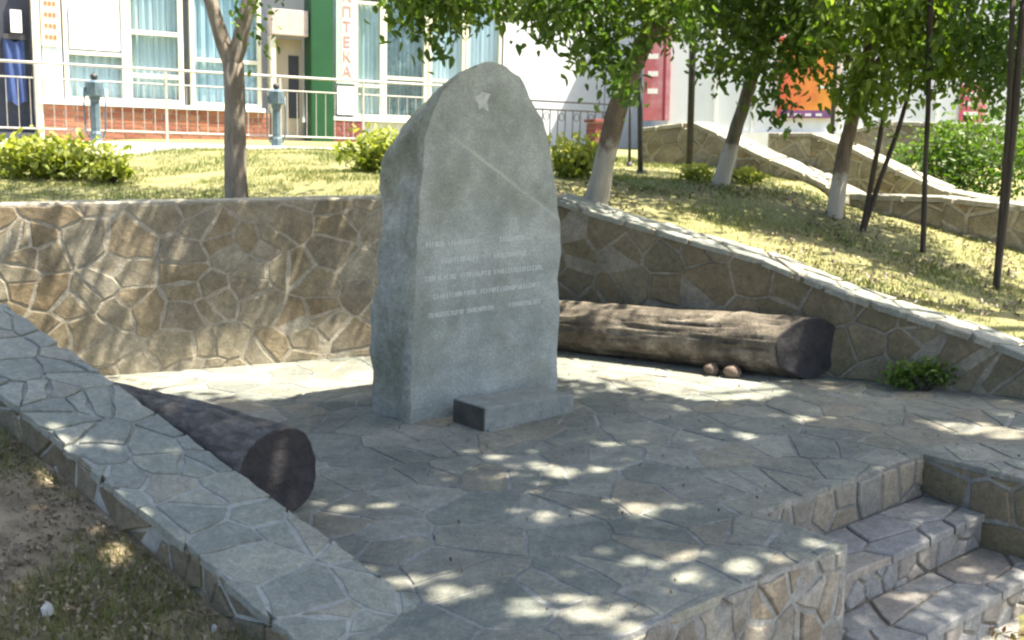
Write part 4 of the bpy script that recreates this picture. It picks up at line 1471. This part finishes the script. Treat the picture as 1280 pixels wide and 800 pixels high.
M['cream'] = mat('cream_frame', (0.66, 0.62, 0.46), (0.74, 0.70, 0.55), scale=4, rough=0.5, bump=0.05)
M['white_wall'] = mat('pale_wall', (0.60, 0.63, 0.66), (0.68, 0.70, 0.72), scale=1.5, rough=0.7, bump=0.08)
M['curtain'] = mat('white_curtain', (0.70, 0.74, 0.78), (0.84, 0.86, 0.88), scale=3, rough=0.9, bump=0.1, stretch=(6, 1, 0.6))
M['brick'] = mat('red_brick', (0.8, 0.8, 0.8), (1.15, 1.1, 1.05), scale=15, rough=0.85, bump=0.4, rnd=[(0.33, 0.13, 0.075), (0.38, 0.16, 0.09), (0.28, 0.105, 0.065), (0.40, 0.19, 0.11), (0.34, 0.145, 0.09)])
M['brick_mortar'] = mat('brick_mortar', (0.38, 0.30, 0.24), (0.44, 0.36, 0.29), scale=10, rough=0.9, bump=0.3)
M['dark_brick'] = mat('dark_red_brick', (0.8, 0.8, 0.8), (1.15, 1.1, 1.05), scale=15, rough=0.8, bump=0.4, rnd=[(0.22, 0.06, 0.055), (0.26, 0.075, 0.065), (0.19, 0.05, 0.05)])
M['green'] = mat('dark_green_paint', (0.006, 0.055, 0.016), (0.010, 0.075, 0.024), scale=3, rough=0.45, bump=0.05)
M['mint'] = mat('mint_board', (0.42, 0.60, 0.50), (0.50, 0.66, 0.57), scale=3, rough=0.6, bump=0.05)
M['sill'] = mat('white_sill', (0.66, 0.66, 0.64), (0.76, 0.75, 0.72), scale=6, rough=0.7, bump=0.2)
M['dark_in'] = mat('dark_interior', (0.03, 0.035, 0.05), (0.06, 0.065, 0.085), scale=3, rough=0.8, bump=0)
M['navy'] = mat('navy_cloth', (0.02, 0.04, 0.13), (0.04, 0.08, 0.22), scale=4, rough=0.7, bump=0)
M['rail'] = mat('pale_railing_paint', (0.36, 0.345, 0.31), (0.47, 0.45, 0.40), scale=12, rough=0.5, bump=0.1)
M['beige'] = mat('beige_door', (0.42, 0.36, 0.29), (0.50, 0.43, 0.35), scale=4, rough=0.6, bump=0.1)
M['iron'] = mat('dark_iron', (0.03, 0.03, 0.035), (0.07, 0.065, 0.065), scale=12, rough=0.55, bump=0.2, metallic=0.3)
M['steel_blue'] = mat('steel_blue_paint', (0.05, 0.085, 0.115), (0.11, 0.16, 0.19), scale=14, rough=0.5, bump=0.1)
M['concrete'] = mat('path_concrete', (0.36, 0.34, 0.30), (0.46, 0.44, 0.39), scale=3, rough=0.9, bump=0.4, coord='World')
M['redtext'] = mat('faded_red_letters', (0.44, 0.20, 0.18), (0.52, 0.27, 0.24), rough=0.6, bump=0)


def glass_mat():
    m = bpy.data.materials.new('window_glass')
    m.use_nodes = True
    n, l = m.node_tree.nodes, m.node_tree.links
    n.remove(n['Principled BSDF'])
    g = n.new('ShaderNodeBsdfGlossy')
    g.inputs['Roughness'].default_value = 0.03
    g.inputs['Color'].default_value = (0.85, 0.93, 1, 1)
    t = n.new('ShaderNodeBsdfTransparent')
    t.inputs[0].default_value = (0.86, 0.93, 0.95, 1)
    lwt = n.new('ShaderNodeLayerWeight')
    pwr = n.new('ShaderNodeMath')
    pwr.operation = 'POWER'
    pwr.inputs[1].default_value = 4
    l.new(lwt.outputs['Facing'], pwr.inputs[0])
    fr = n.new('ShaderNodeMath')
    fr.operation = 'MULTIPLY_ADD'
    fr.inputs[1].default_value = 0.5
    fr.inputs[2].default_value = 0.07
    l.new(pwr.outputs[0], fr.inputs[0])
    ms = n.new('ShaderNodeMixShader')
    l.new(fr.outputs[0], ms.inputs[0])
    l.new(t.outputs[0], ms.inputs[1])
    l.new(g.outputs[0], ms.inputs[2])
    l.new(ms.outputs[0], n['Material Output'].inputs['Surface'])
    return m


M['glass'] = glass_mat()
bld = frame_empty('shop_building', -7.3, 14.3)
tag(bld, 'pale shop building with cream window frames, brick base and green pillar', 'building')
ZT = 5.2
# body behind everything
boxes('wall', [(-4.0, 0.74, 0.35, 6, 0.6, ZT), (0.74, 12.0, 0.35, 6, 0.6, 2.10), (0.74, 12.0, 0.85, 6, 2.1, ZT), (0.74, 12.0, 0.352, 0.848, 4.3, ZT)], M['white_wall'], bld)
wall_ = [o for o in bld.children][0]


def window(x0, x1, z0, z1, trans, mull=None, fr=0.055, mf='cream', curtain='curtain', sill=False, depth=0.30):
    w = boxes('window', [(x0, x1, 0.18, 0.28, z0, z0 + fr), (x0, x1, 0.18, 0.28, z1 - fr, z1), (x0, x0 + fr, 0.182, 0.278, z0 + fr, z1 - fr), (x1 - fr, x1, 0.182, 0.278, z0 + fr, z1 - fr)]
              + [(x0 + fr, x1 - fr, 0.184, 0.276, t - fr * 0.45, t + fr * 0.45) for t in trans]
              + ([(q - fr * 0.4, q + fr * 0.4, 0.186, 0.274, z0 + fr, z1 - fr) for q in (mull or [])]), M[mf], bld)
    zs = [z0 + fr] + [q for t in sorted(trans) for q in (t - fr * 0.45, t + fr * 0.45)] + [z1 - fr]
    for i in range(0, len(zs), 2):
        boxes('pane', [(x0 + fr, x1 - fr, 0.222, 0.230, zs[i], zs[i + 1])], M['glass'], w)
    if curtain:
        V, F = [], []
        nn = 60
        ph0, f0, f1 = random.uniform(0, 6), random.uniform(0.6, 1.15), random.uniform(1.7, 2.9)
        for i in range(nn + 1):
            x = x0 + (x1 - x0) * i / nn
            y = 0.315 + 0.030 * math.sin(i * f0 + ph0 + 0.8 * math.sin(i * 0.13 + ph0)) + 0.018 * math.sin(i * f1 + ph0)
            V += [(x, y, z0), (x, y, z1)]
        for i in range(nn):
            F.append((2 * i, 2 * i + 2, 2 * i + 3, 2 * i + 1))
        mesh_obj('curtain', V, F, M[curtain], w, True)
    return w


M['curtain_blue'] = mat('pale_blue_blind', (0.52, 0.62, 0.72), (0.66, 0.74, 0.80), scale=2, rough=0.8, bump=0.05, stretch=(3, 1, 0.5))
M['shop_dark'] = mat('dim_shop_goods', (0.05, 0.10, 0.11), (0.35, 0.42, 0.42), (0.12, 0.2, 0.22), scale=5, rough=0.7, bump=0)
window(1.14, 1.97, 2.27, 4.3, [2.94], fr=0.06)
window(1.97, 2.76, 2.27, 4.3, [2.67, 3.28], fr=0.07)
window(2.86, 3.90, 2.27, 4.3, [2.95], fr=0.06, curtain='curtain_blue')
window(5.37, 5.84, 2.20, 4.0, [2.70], fr=0.05, curtain='curtain')
window(5.84, 6.60, 2.20, 4.3, [2.85], fr=0.06, curtain='shop_dark')
window(6.62, 7.26, 2.20, 4.3, [2.85], fr=0.05)
window(7.28, 7.93, 2.20, 4.3, [2.85], fr=0.05)
boxes('cladding_panel', [(7.95, 9.95, 0.16, 0.34, 1.5, 4.3)], M['white_wall'], bld, 0.01)
boxes('cladding_panel', [(9.97, 11.95, 0.16, 0.34, 1.5, 4.3)], M['white_wall'], bld, 0.01)
boxes('corner_post', [(0.74, 0.84, 0.05, 0.30, 1.7, 4.3)], M['cream'], bld, 0.01)
boxes('side_panel', [(0.86, 1.12, 0.20, 0.34, 2.27, 4.3)], M['curtain_blue'], bld)
boxes('window_sill', [(0.78, 3.92, 0.02, 0.34, 2.205, 2.265)], M['sill'], bld, 0.008)
boxes('window_sill', [(4.98, 8.0, 0.04, 0.34, 2.135, 2.195)], M['sill'], bld, 0.008)


def bricks(x0, x1, z0, z1, y, mb, nrow):
    base = boxes('brick_plinth', [(x0, x1, y, 0.345, z0, z1)], M['brick_mortar'], bld)
    hh = (z1 - z0) / nrow
    L = 0.25
    v, f = box_vf(-L / 2 + 0.006, L / 2 - 0.006, -0.012, 0.02, 0.006, hh - 0.006)
    me = bpy.data.meshes.new('brick')
    me.from_pydata(v, [], f)
    me.materials.append(M[mb])
    vh, fh = box_vf(-L / 4 + 0.006, L / 4 - 0.006, -0.012, 0.02, 0.006, hh - 0.006)
    mh = bpy.data.meshes.new('half_brick')
    mh.from_pydata(vh, [], fh)
    mh.materials.append(M[mb])
    nb = int((x1 - x0) / L)
    LL = (x1 - x0) / nb
    for r_ in range(nrow):
        for i in range(nb + (r_ % 2)):
            x = x0 + LL * (i + 0.5) - (LL / 2 if r_ % 2 else 0)
            half = r_ % 2 and i in (0, nb)
            if half:
                x = x0 + LL / 4 if i == 0 else x1 - LL / 4
            o = bpy.data.objects.new('brick', mh if half else me)
            COL.objects.link(o)
            o.parent = base
            o.location = (x, y, z0 + r_ * hh)
    return base


bricks(0.84, 4.0, 1.62, 2.20, 0.08, 'brick', 8)
bricks(4.96, 5.50, 1.62, 2.13, 0.06, 'dark_brick', 7)
boxes('lower_wall', [(5.5, 7.95, 0.16, 0.345, 1.4, 2.13)], M['white_wall'], bld)
# entrance left: dark doorway
boxes('doorway', [(-1.5, 0.72, 0.26, 0.349, 1.78, 4.3)], M['dark_in'], bld)
boxes('doorstep', [(-1.5, 0.72, -0.35, 0.25, 1.5, 1.80)], M['dark_in'], bld)
# second entrance: beige door, green pillar
dr = boxes('door', [(4.10, 4.56, 0.30, 0.348, 1.70, 3.35)], M['beige'], bld)
boxes('door_glass', [(4.34, 4.50, 0.288, 0.299, 2.15, 3.1)], M['dark_in'], dr)
boxes('door_handle', [(4.30, 4.32, 0.25, 0.30, 2.3, 2.6)], M['rail'], dr)
boxes('door_canopy', [(4.02, 4.58, 0.0, 0.30, 3.37, 3.75)], mat('canopy_board', (0.40, 0.33, 0.30), (0.52, 0.45, 0.40), scale=8, rough=0.7, bump=0.1), bld, 0.01)
boxes('door_jamb', [(4.02, 4.09, 0.05, 0.34, 1.6, 3.36)], M['cream'], bld)
boxes('green_pillar', [(4.60, 4.96, -0.06, 0.34, 1.5, 4.3)], M['green'], bld, 0.015)


# notices and signs on the front
def facade_thing(name, label, cat, x, y, z):
    o = frame_empty(name, 0, 0)
    loc = bld.matrix_basis if False else None
    from mathutils import Matrix
    mtx = Matrix.Translation((-7.3, 14.3, 0)) @ (Matrix.Rotation(FA, 4, 'Z') @ Matrix.Rotation(TILT, 4, 'Y'))
    o.location = mtx @ Vector((x, y, z))
    tag(o, label, cat)
    return o


def text_mesh(name, body, size, m_, parent, loc, align='CENTER'):
    cu = bpy.data.curves.new(name, 'FONT')
    cu.body = body
    cu.size = size
    cu.align_x = align
    cu.extrude = 0.003
    tmp = bpy.data.objects.new('tmp', cu)
    COL.objects.link(tmp)
    dg = bpy.context.evaluated_depsgraph_get()
    me = bpy.data.meshes.new_from_object(tmp.evaluated_get(dg))
    bpy.data.objects.remove(tmp)
    o = new_obj(name, me, m_, parent)
    o.location = loc
    o.rotation_euler = (math.pi / 2, 0, 0)
    return o


ph = facade_thing('pharmacy_sign', 'tall mint board with faded red vertical letters beside the green pillar', 'sign', 5.02, 0.0, 2.22)
boxes('board', [(0, 0.33, 0.02, 0.05, 0.48, 2.05)], M['mint'], ph, 0.004)
boxes('letter_strip', [(0.075, 0.255, 0.012, 0.021, 0.55, 1.95)], mat('pink_strip', (0.60, 0.50, 0.46), (0.66, 0.56, 0.52), bump=0), ph)
for i, ch in enumerate('АПТЕКА'):
    text_mesh('letter', ch, 0.22, M['redtext'], ph, (0.165, 0.008, 1.72 - i * 0.225))
nt = facade_thing('paper_notice', 'white paper notice under the tall mint sign', 'notice', 5.04, 0.0, 2.21)
boxes('sheet', [(0, 0.28, 0.03, 0.045, 0.02, 0.46)], mat('white_paper', (0.74, 0.76, 0.78), (0.8, 0.81, 0.82), bump=0), nt)
for i in range(3):
    boxes('printed_line', [(0.04, 0.24, 0.026, 0.031, 0.12 + i * 0.09, 0.14 + i * 0.09)], M['curtain_blue'], nt)
hs = facade_thing('hours_sign', 'pale board with four rows of orange-brown marks at far left', 'sign', 0.86, 0.12, 3.0)
boxes('board', [(0, 0.25, 0.03, 0.055, 0.0, 1.0)], mat('peach_board', (0.70, 0.56, 0.44), (0.76, 0.64, 0.54), bump=0), hs, 0.004)
mo = mat('orange_brown_print', (0.38, 0.13, 0.06), (0.45, 0.18, 0.08), bump=0)
for i in range(5):
    boxes('printed_row', [(0.045 + k * 0.055, 0.085 + k * 0.055, 0.024, 0.031, 0.10 + i * 0.15 - k * 0.004, 0.155 + i * 0.15) for k in range(3)], mo, hs)
po = facade_thing('window_poster', 'pale violet and blue poster in the upper left window', 'poster', 1.22, 0.17, 2.99)
boxes('sheet', [(0, 0.68, 0.03, 0.042, 0.0, 0.9)], mat('violet_poster', (0.40, 0.48, 0.74), (0.82, 0.74, 0.86), (0.74, 0.80, 0.90), scale=3.5, rough=0.5, bump=0), po)
cu = facade_thing('hanging_coat', 'navy blue cloth hanging in the dark doorway at far left', 'cloth', 0.38, 0.10, 2.2)
V, F = [], []
for i in range(13):
    for j in range(9):
        V.append((0.26 * i / 12, 0.05 + 0.02 * math.sin(i * 1.1 + j * 0.4), 0.85 * j / 8 + (0.03 * math.sin(i * 0.7))))
for i in range(12):
    for j in range(8):
        F.append((i * 9 + j, (i + 1) * 9 + j, (i + 1) * 9 + j + 1, i * 9 + j + 1))
mesh_obj('cloth', V, F, M['navy'], cu, True)
boxes('white_tag', [(0.1, 0.24, 0.0, 0.018, 0.95, 1.25)], M['sill'], cu)
boxes('hanging_bar', [(0.0, 0.28, 0.02, 0.15, 0.86, 0.93)], M['iron'], cu)

# path in front of the building
pt = frame_empty('footpath', -7.3, 14.3)
tag(pt, kind='structure')
boxes('slab', [(-6, 12, -2.15, 0.0, 1.2, 1.665)], M['concrete'], pt)
boxes('kerb', [(-6 + i * 1.0 + 0.006, -5 + i * 1.0 - 0.006, -2.30, -2.155, 1.2, 1.70) for i in range(18)], M['sill'], pt, 0.01)

# railing
rl = frame_empty('railing', -6.6, 12.4)
tag(rl, 'pale metal railing in front of the shop with slim uprights', 'railing')
for z, r_ in ((2.62, 0.017), (2.44, 0.009), (1.84, 0.011)):
    tubes('rail', [[(-2.5, 0, z, r_), (1.5, 0, z, r_), (3.5, 0, z, r_), (6.6, 0, z, r_)]], M['rail'], rl, n=8)
for x in (-2.3, -0.7, 0.9, 2.4, 3.85, 5.0, 6.5):
    boxes('post', [(x - 0.016, x + 0.016, -0.016, 0.016, 1.55, 2.60)], M['rail'], rl, 0.004)
x = -0.6
while x < 6.5:
    if min(abs(x - q) for q in (-0.7, 0.9, 2.4, 3.85, 5.0, 6.5)) > 0.06:
        boxes('upright', [(x - 0.0035, x + 0.0035, -0.0035, 0.0035, 1.845, 2.435)], M['rail'], rl)
    x += 0.13


# blue posts
def blue_post(label, s):
    o = frame_empty('blue_post', 0, 0)
    from mathutils import Matrix
    mtx = Matrix.Translation((-6.6, 12.4, 0)) @ (Matrix.Rotation(FA, 4, 'Z') @ Matrix.Rotation(TILT, 4, 'Y'))
    o.location = mtx @ Vector((s, -0.16, 1.55))
    tag(o, label, 'post', 'blue posts by the railing')
    prof = [(0.10, 0.0), (0.10, 0.05), (0.07, 0.07), (0.07, 0.25), (0.055, 0.28), (0.055, 0.64), (0.065, 0.66), (0.065, 0.69), (0.10, 0.71), (0.105, 0.86), (0.085, 0.875), (0.045, 0.89)]
    V, F = [], []
    nn = 8
    for r_, z in prof:
        for j in range(nn):
            V.append((r_ * math.cos(2 * math.pi * j / nn), r_ * math.sin(2 * math.pi * j / nn), z))
    for i in range(len(prof) - 1):
        for j in range(nn):
            F.append((i * nn + j, i * nn + (j + 1) % nn, (i + 1) * nn + (j + 1) % nn, (i + 1) * nn + j))
    F.append(tuple((len(prof) - 1) * nn + j for j in range(nn)))
    mesh_obj('shaft', V, F, M['steel_blue'], o, False)
    bm = bmesh.new()
    bmesh.ops.create_uvsphere(bm, u_segments=12, v_segments=8, radius=0.045)
    bmesh.ops.translate(bm, verts=bm.verts, vec=(0, 0, 0.93))
    me = bpy.data.meshes.new('knob')
    bm.to_mesh(me)
    bm.free()
    new_obj('knob', me, M['iron'], o)
    for sx in (-1, 1):
        tubes('side_arm', [[(sx * 0.11, 0, 0.80, 0.010), (sx * 0.125, 0, 0.6, 0.010), (sx * 0.115, 0, 0.3, 0.010), (sx * 0.08, 0, 0.2, 0.010)]], M['steel_blue'], o, n=6)


blue_post('steel blue post before the brick wall at far left', 1.54)
blue_post('steel blue post in front of the shop door, right of the forked tree', 3.76)

# wrought-iron fence and red pier right of the stele
fe = frame_empty('iron_fence', -6.6, 12.4)
tag(fe, 'dark wrought-iron fence with hoops behind the stele', 'fence')
for z in (2.48, 2.36, 1.78):
    boxes('rail', [(6.7, 9.0, -0.012, 0.012, z - 0.012, z + 0.012)], M['iron'], fe)
for i in range(18):
    x = 6.75 + i * 0.13
    boxes('upright', [(x - 0.007, x + 0.007, -0.006, 0.006, 1.6, 2.35)], M['iron'], fe)
    if i % 2 == 0:
        pts = [(x + 0.065 + 0.045 * math.cos(t / 12 * 2 * math.pi), 0, 2.26 + 0.06 * math.sin(t / 12 * 2 * math.pi), 0.007) for t in range(13)]
        tubes('hoop', [pts], M['iron'], fe, n=5)
pr = frame_empty('brick_pier', -6.6, 12.4)
tag(pr, 'low dark red brick pier at the end of the iron fence', 'pier')
boxes('pier_core', [(8.66, 8.92, -0.10, 0.16, 1.5, 2.20)], M['brick_mortar'], pr)
for i in range(9):
    boxes('brick', [(8.65, 8.785 if i % 2 else 8.83, -0.112, 0.172, 1.53 + i * 0.073, 1.595 + i * 0.073)], M['dark_brick'], pr)
    boxes('brick', [(8.797 if i % 2 else 8.842, 8.93, -0.112, 0.172, 1.53 + i * 0.073, 1.595 + i * 0.073)], M['dark_brick'], pr)
boxes('pier_cap', [(8.62, 8.96, -0.14, 0.20, 2.2, 2.25)], M['dark_brick'], pr, 0.006)

# ---------------------------------------------------------------- white building on the right with posters
def poster_mat(name, a, b):
    m = mat(name, a, b, scale=2.2, rough=0.5, bump=0, detail=3)
    n_, l_ = m.node_tree.nodes, m.node_tree.links
    rp = [q for q in n_ if q.type == 'VALTORGB'][0]
    nz = [q for q in n_ if q.type == 'TEX_NOISE'][0]
    sp_ = n_.new('ShaderNodeSeparateXYZ')
    l_.new(n_.new('ShaderNodeTexCoord').outputs['Object'], sp_.inputs[0])
    ma = n_.new('ShaderNodeMath')
    ma.operation = 'MULTIPLY_ADD'
    ma.inputs[1].default_value = 0.55
    l_.new(sp_.outputs['X'], ma.inputs[0])
    l_.new(nz.outputs['Fac'], ma.inputs[2])
    mb = n_.new('ShaderNodeMath')
    mb.operation = 'SUBTRACT'
    mb.inputs[1].default_value = 0.22
    l_.new(ma.outputs[0], mb.inputs[0])
    l_.new(mb.outputs[0], rp.inputs[0])
    return m


wb = empty('white_building', (5.6, 17.0, 1.4))
tag(wb, 'white rendered building behind the trees at the right', 'building')
boxes('wall', [(-3.1, 8.0, 0, 5, -0.3, 4.2)], M['white_wall'], wb)
for x in (-2.35, -1.75, -0.35, 1.2, 2.9, 4.6):
    boxes('panel_joint', [(x - 0.02, x + 0.02, -0.02, -0.003, 0.0, 4.2)], M['sill'], wb)
boxes('plinth', [(-3.1, 8.0, -0.06, -0.004, -0.3, 0.42)], M['sill'], wb)
for (name, lab, cat, x0, x1, z0, z1, m1) in [
        ('red_banner', 'tall faded red banner beside the leaning tree on the white building', 'banner', 2.10, 2.52, 2.00, 3.5, ((0.45, 0.12, 0.14), (0.62, 0.36, 0.38))),
        ('orange_poster', 'orange and red poster on the white building behind the leaves', 'poster', 4.24, 5.14, 2.04, 3.3, ((0.62, 0.10, 0.05), (0.75, 0.30, 0.04))),
        ('pink_sign', 'small red and pink sign on the white building at far right', 'sign', 7.16, 7.58, 1.98, 2.55, ((0.58, 0.08, 0.14), (0.72, 0.35, 0.40)))]:
    o = empty(name, (x0, 16.95, z0))
    tag(o, lab, cat)
    boxes('board', [(0, x1 - x0, -0.01, 0.03, 0, z1 - z0)], poster_mat(name + '_print', m1[0], m1[1]), o, 0.004)
    if name == 'red_banner':
        boxes('dark_edge', [(0.30, 0.345, -0.016, -0.011, 0, z1 - z0)], mat('maroon', (0.25, 0.03, 0.05), bump=0), o)
        for i in range(4):
            boxes('white_mark', [(0.06, 0.22, -0.016, -0.011, 0.42 + i * 0.27, 0.50 + i * 0.27)], M['sill'], o)
    if name == 'orange_poster':
        boxes('blue_band', [(0.04, 0.88, -0.016, -0.011, 0.0, 0.12)], mat('violet_band', (0.10, 0.05, 0.20), (0.25, 0.10, 0.25), bump=0), o)
        boxes('white_mark', [(0.1 + i * 0.17, 0.2 + i * 0.17, -0.021, -0.017, 0.03, 0.07) for i in range(4)], M['sill'], o)
        boxes('white_mark', [(0.62, 0.84, -0.016, -0.011, 0.46, 0.51)], M['sill'], o)
    if name == 'pink_sign':
        for i in range(3):
            boxes('white_mark', [(0.05, 0.28, -0.016, -0.011, 0.1 + i * 0.15, 0.16 + i * 0.15)], M['sill'], o)


# poles
def pole(label, bx, by, Y, topz, r_, lean=0.0):
    p = at_y(bx, by, Y)
    z0 = gz(p[0], p[1])
    o = empty('metal_pole', (p[0], Y, z0))
    tag(o, label, 'pole', 'thin dark poles')
    h = topz - z0
    tubes('shaft', [[(0, 0, -0.3, r_), (lean * 0.5, 0, h * 0.5, r_), (lean, 0, h, r_ * 0.9)]], M['iron'], o, n=10)
    tubes('base_collar', [[(0, 0, -0.05, r_ * 1.8), (0, 0, 0.05, r_ * 1.8)]], M['iron'], o, n=10)
    boxes('cap', [(lean - r_ * 1.1, lean + r_ * 1.1, -r_ * 1.1, r_ * 1.1, h, h + 0.03)], M['iron'], o, 0.004)


pole('tall straight dark metal pole before the white wall and curved stone wall', 862, 196, 11.9, 4.6, 0.038)
pole('short thin dark pole just right of the leaning tree by the stele', 802, 190, 11.6, 2.55, 0.030, -0.05)
pole('thin dark pole beside the orange poster', 1040, 166, 15.5, 4.5, 0.032)
pole('thinnest dark pole left of the short one by the leaning tree', 787, 186, 12.4, 2.3, 0.018)


# ---------------------------------------------------------------- stone walls of the ramp at the right
def ramp_wall(label, pts, width, seed, zdown=0.9):
    """pts: (x, y, ztop)"""
    root = empty('ramp_wall', (pts[0][0], pts[0][1], 0))
    tag(root, label, 'stone wall', 'stone walls of the ramp')
    off = Vector(root.location)
    V, F = [], []
    P = [np.array(p) for p in pts]
    ns = []
    for i in range(len(P)):
        d = P[min(i + 1, len(P) - 1)][:2] - P[max(i - 1, 0)][:2]
        d = d / np.linalg.norm(d)
        ns.append(np.array([-d[1], d[0]]))
    for i, p in enumerate(P):
        q = p[:2] + ns[i] * width
        zb = min(gz(p[0], p[1]), gz(q[0], q[1])) - 0.3
        V += [(p[0], p[1], zb), (p[0], p[1], p[2] - 0.02), (q[0], q[1], p[2] - 0.02), (q[0], q[1], zb)]
    V = [Vector(v) - off for v in V]
    for i in range(len(P) - 1):
        a, b = 4 * i, 4 * i + 4
        for k in range(3):
            F.append((a + k, b + k, b + k + 1, a + k + 1))
    e = 4 * (len(P) - 1)
    F += [(0, 1, 2, 3), (e + 3, e + 2, e + 1, e)]
    o = mesh_obj('wall_core', V, F, M['wall_mortar'], root)
    for i in range(len(P) - 1):
        a, b = P[i], P[i + 1]
        d = b[:2] - a[:2]
        L = float(np.linalg.norm(d))
        d = d / L
        zg = min(gz(a[0], a[1]), gz(b[0], b[1])) - 0.1
        poly = [(0, zg), (L, zg), (L, b[2] - 0.05), (0, a[2] - 0.05)]
        if poly[2][1] - zg > 0.08 or poly[3][1] - zg > 0.08:
            nin = np.array([d[1], -d[0]])
            pave(root, 'wall_stone', poly, v3(a[:2]) - off, v3(d), Z3, 0.24, 0.028, 0.014, M['wall'], seed + i, asp=1.25, tilt=0.05, jitter=0.48)
        ex = Vector((b[0] - a[0], b[1] - a[1], b[2] - a[2]))
        LL = ex.length
        ex.normalize()
        pave(root, 'coping_stone', [(0, -0.03), (LL, -0.03), (LL, width + 0.02), (0, width + 0.02)], Vector((a[0], a[1], a[2] - 0.02)) - off, ex, v3(np.array([-d[1], d[0]])), 0.34, 0.026, 0.022,
             M['pale_cope'], seed + 20 + i, asp=1.4)


M['pale_cope'] = mat('pale_coping', (0.85, 0.85, 0.82), (1.1, 1.08, 1.0), fine=((26, 0.22), (90, 0.25)), scale=8, bump=0.5, rnd=[(0.28, 0.265, 0.22), (0.33, 0.31, 0.26), (0.25, 0.235, 0.20)], coord='World')


def pw(px, py, Y):
    p = at_y(px, py, Y)
    return (float(p[0]), float(p[1]), float(p[2]))


ramp_wall('tan stone wall curving down left of the ramp, behind the dark pole', [pw(800, 160, 12.9), pw(865, 152, 12.8), pw(900, 168, 12.5), pw(950, 193, 12.0), pw(1005, 217, 11.5), pw(1055, 243, 11.0)], 0.35, 300)
ramp_wall('long tan stone wall in the middle of the ramp, sloping to the right', [pw(962, 166, 13.6), pw(1015, 166, 13.5), pw(1060, 183, 13.1), pw(1120, 212, 12.6), pw(1180, 238, 12.1), pw(1300, 262, 11.2)], 0.35, 340)
ramp_wall('farthest tan stone wall of the ramp before the white building', [pw(1062, 163, 15.2), pw(1110, 152, 15.1), pw(1210, 154, 15.0), pw(1320, 160, 14.9)], 0.35, 380)
ramp_wall('low dark stone kerb wall under the long wall at right', [pw(1062, 243, 10.3), pw(1180, 246, 9.9), pw(1330, 262, 9.4)], 0.3, 420)

print('TREES', TREES)
print('OBJECTS', len(COL.objects), 'FACES', sum(len(o.data.polygons) for o in COL.objects if o.type == 'MESH'))
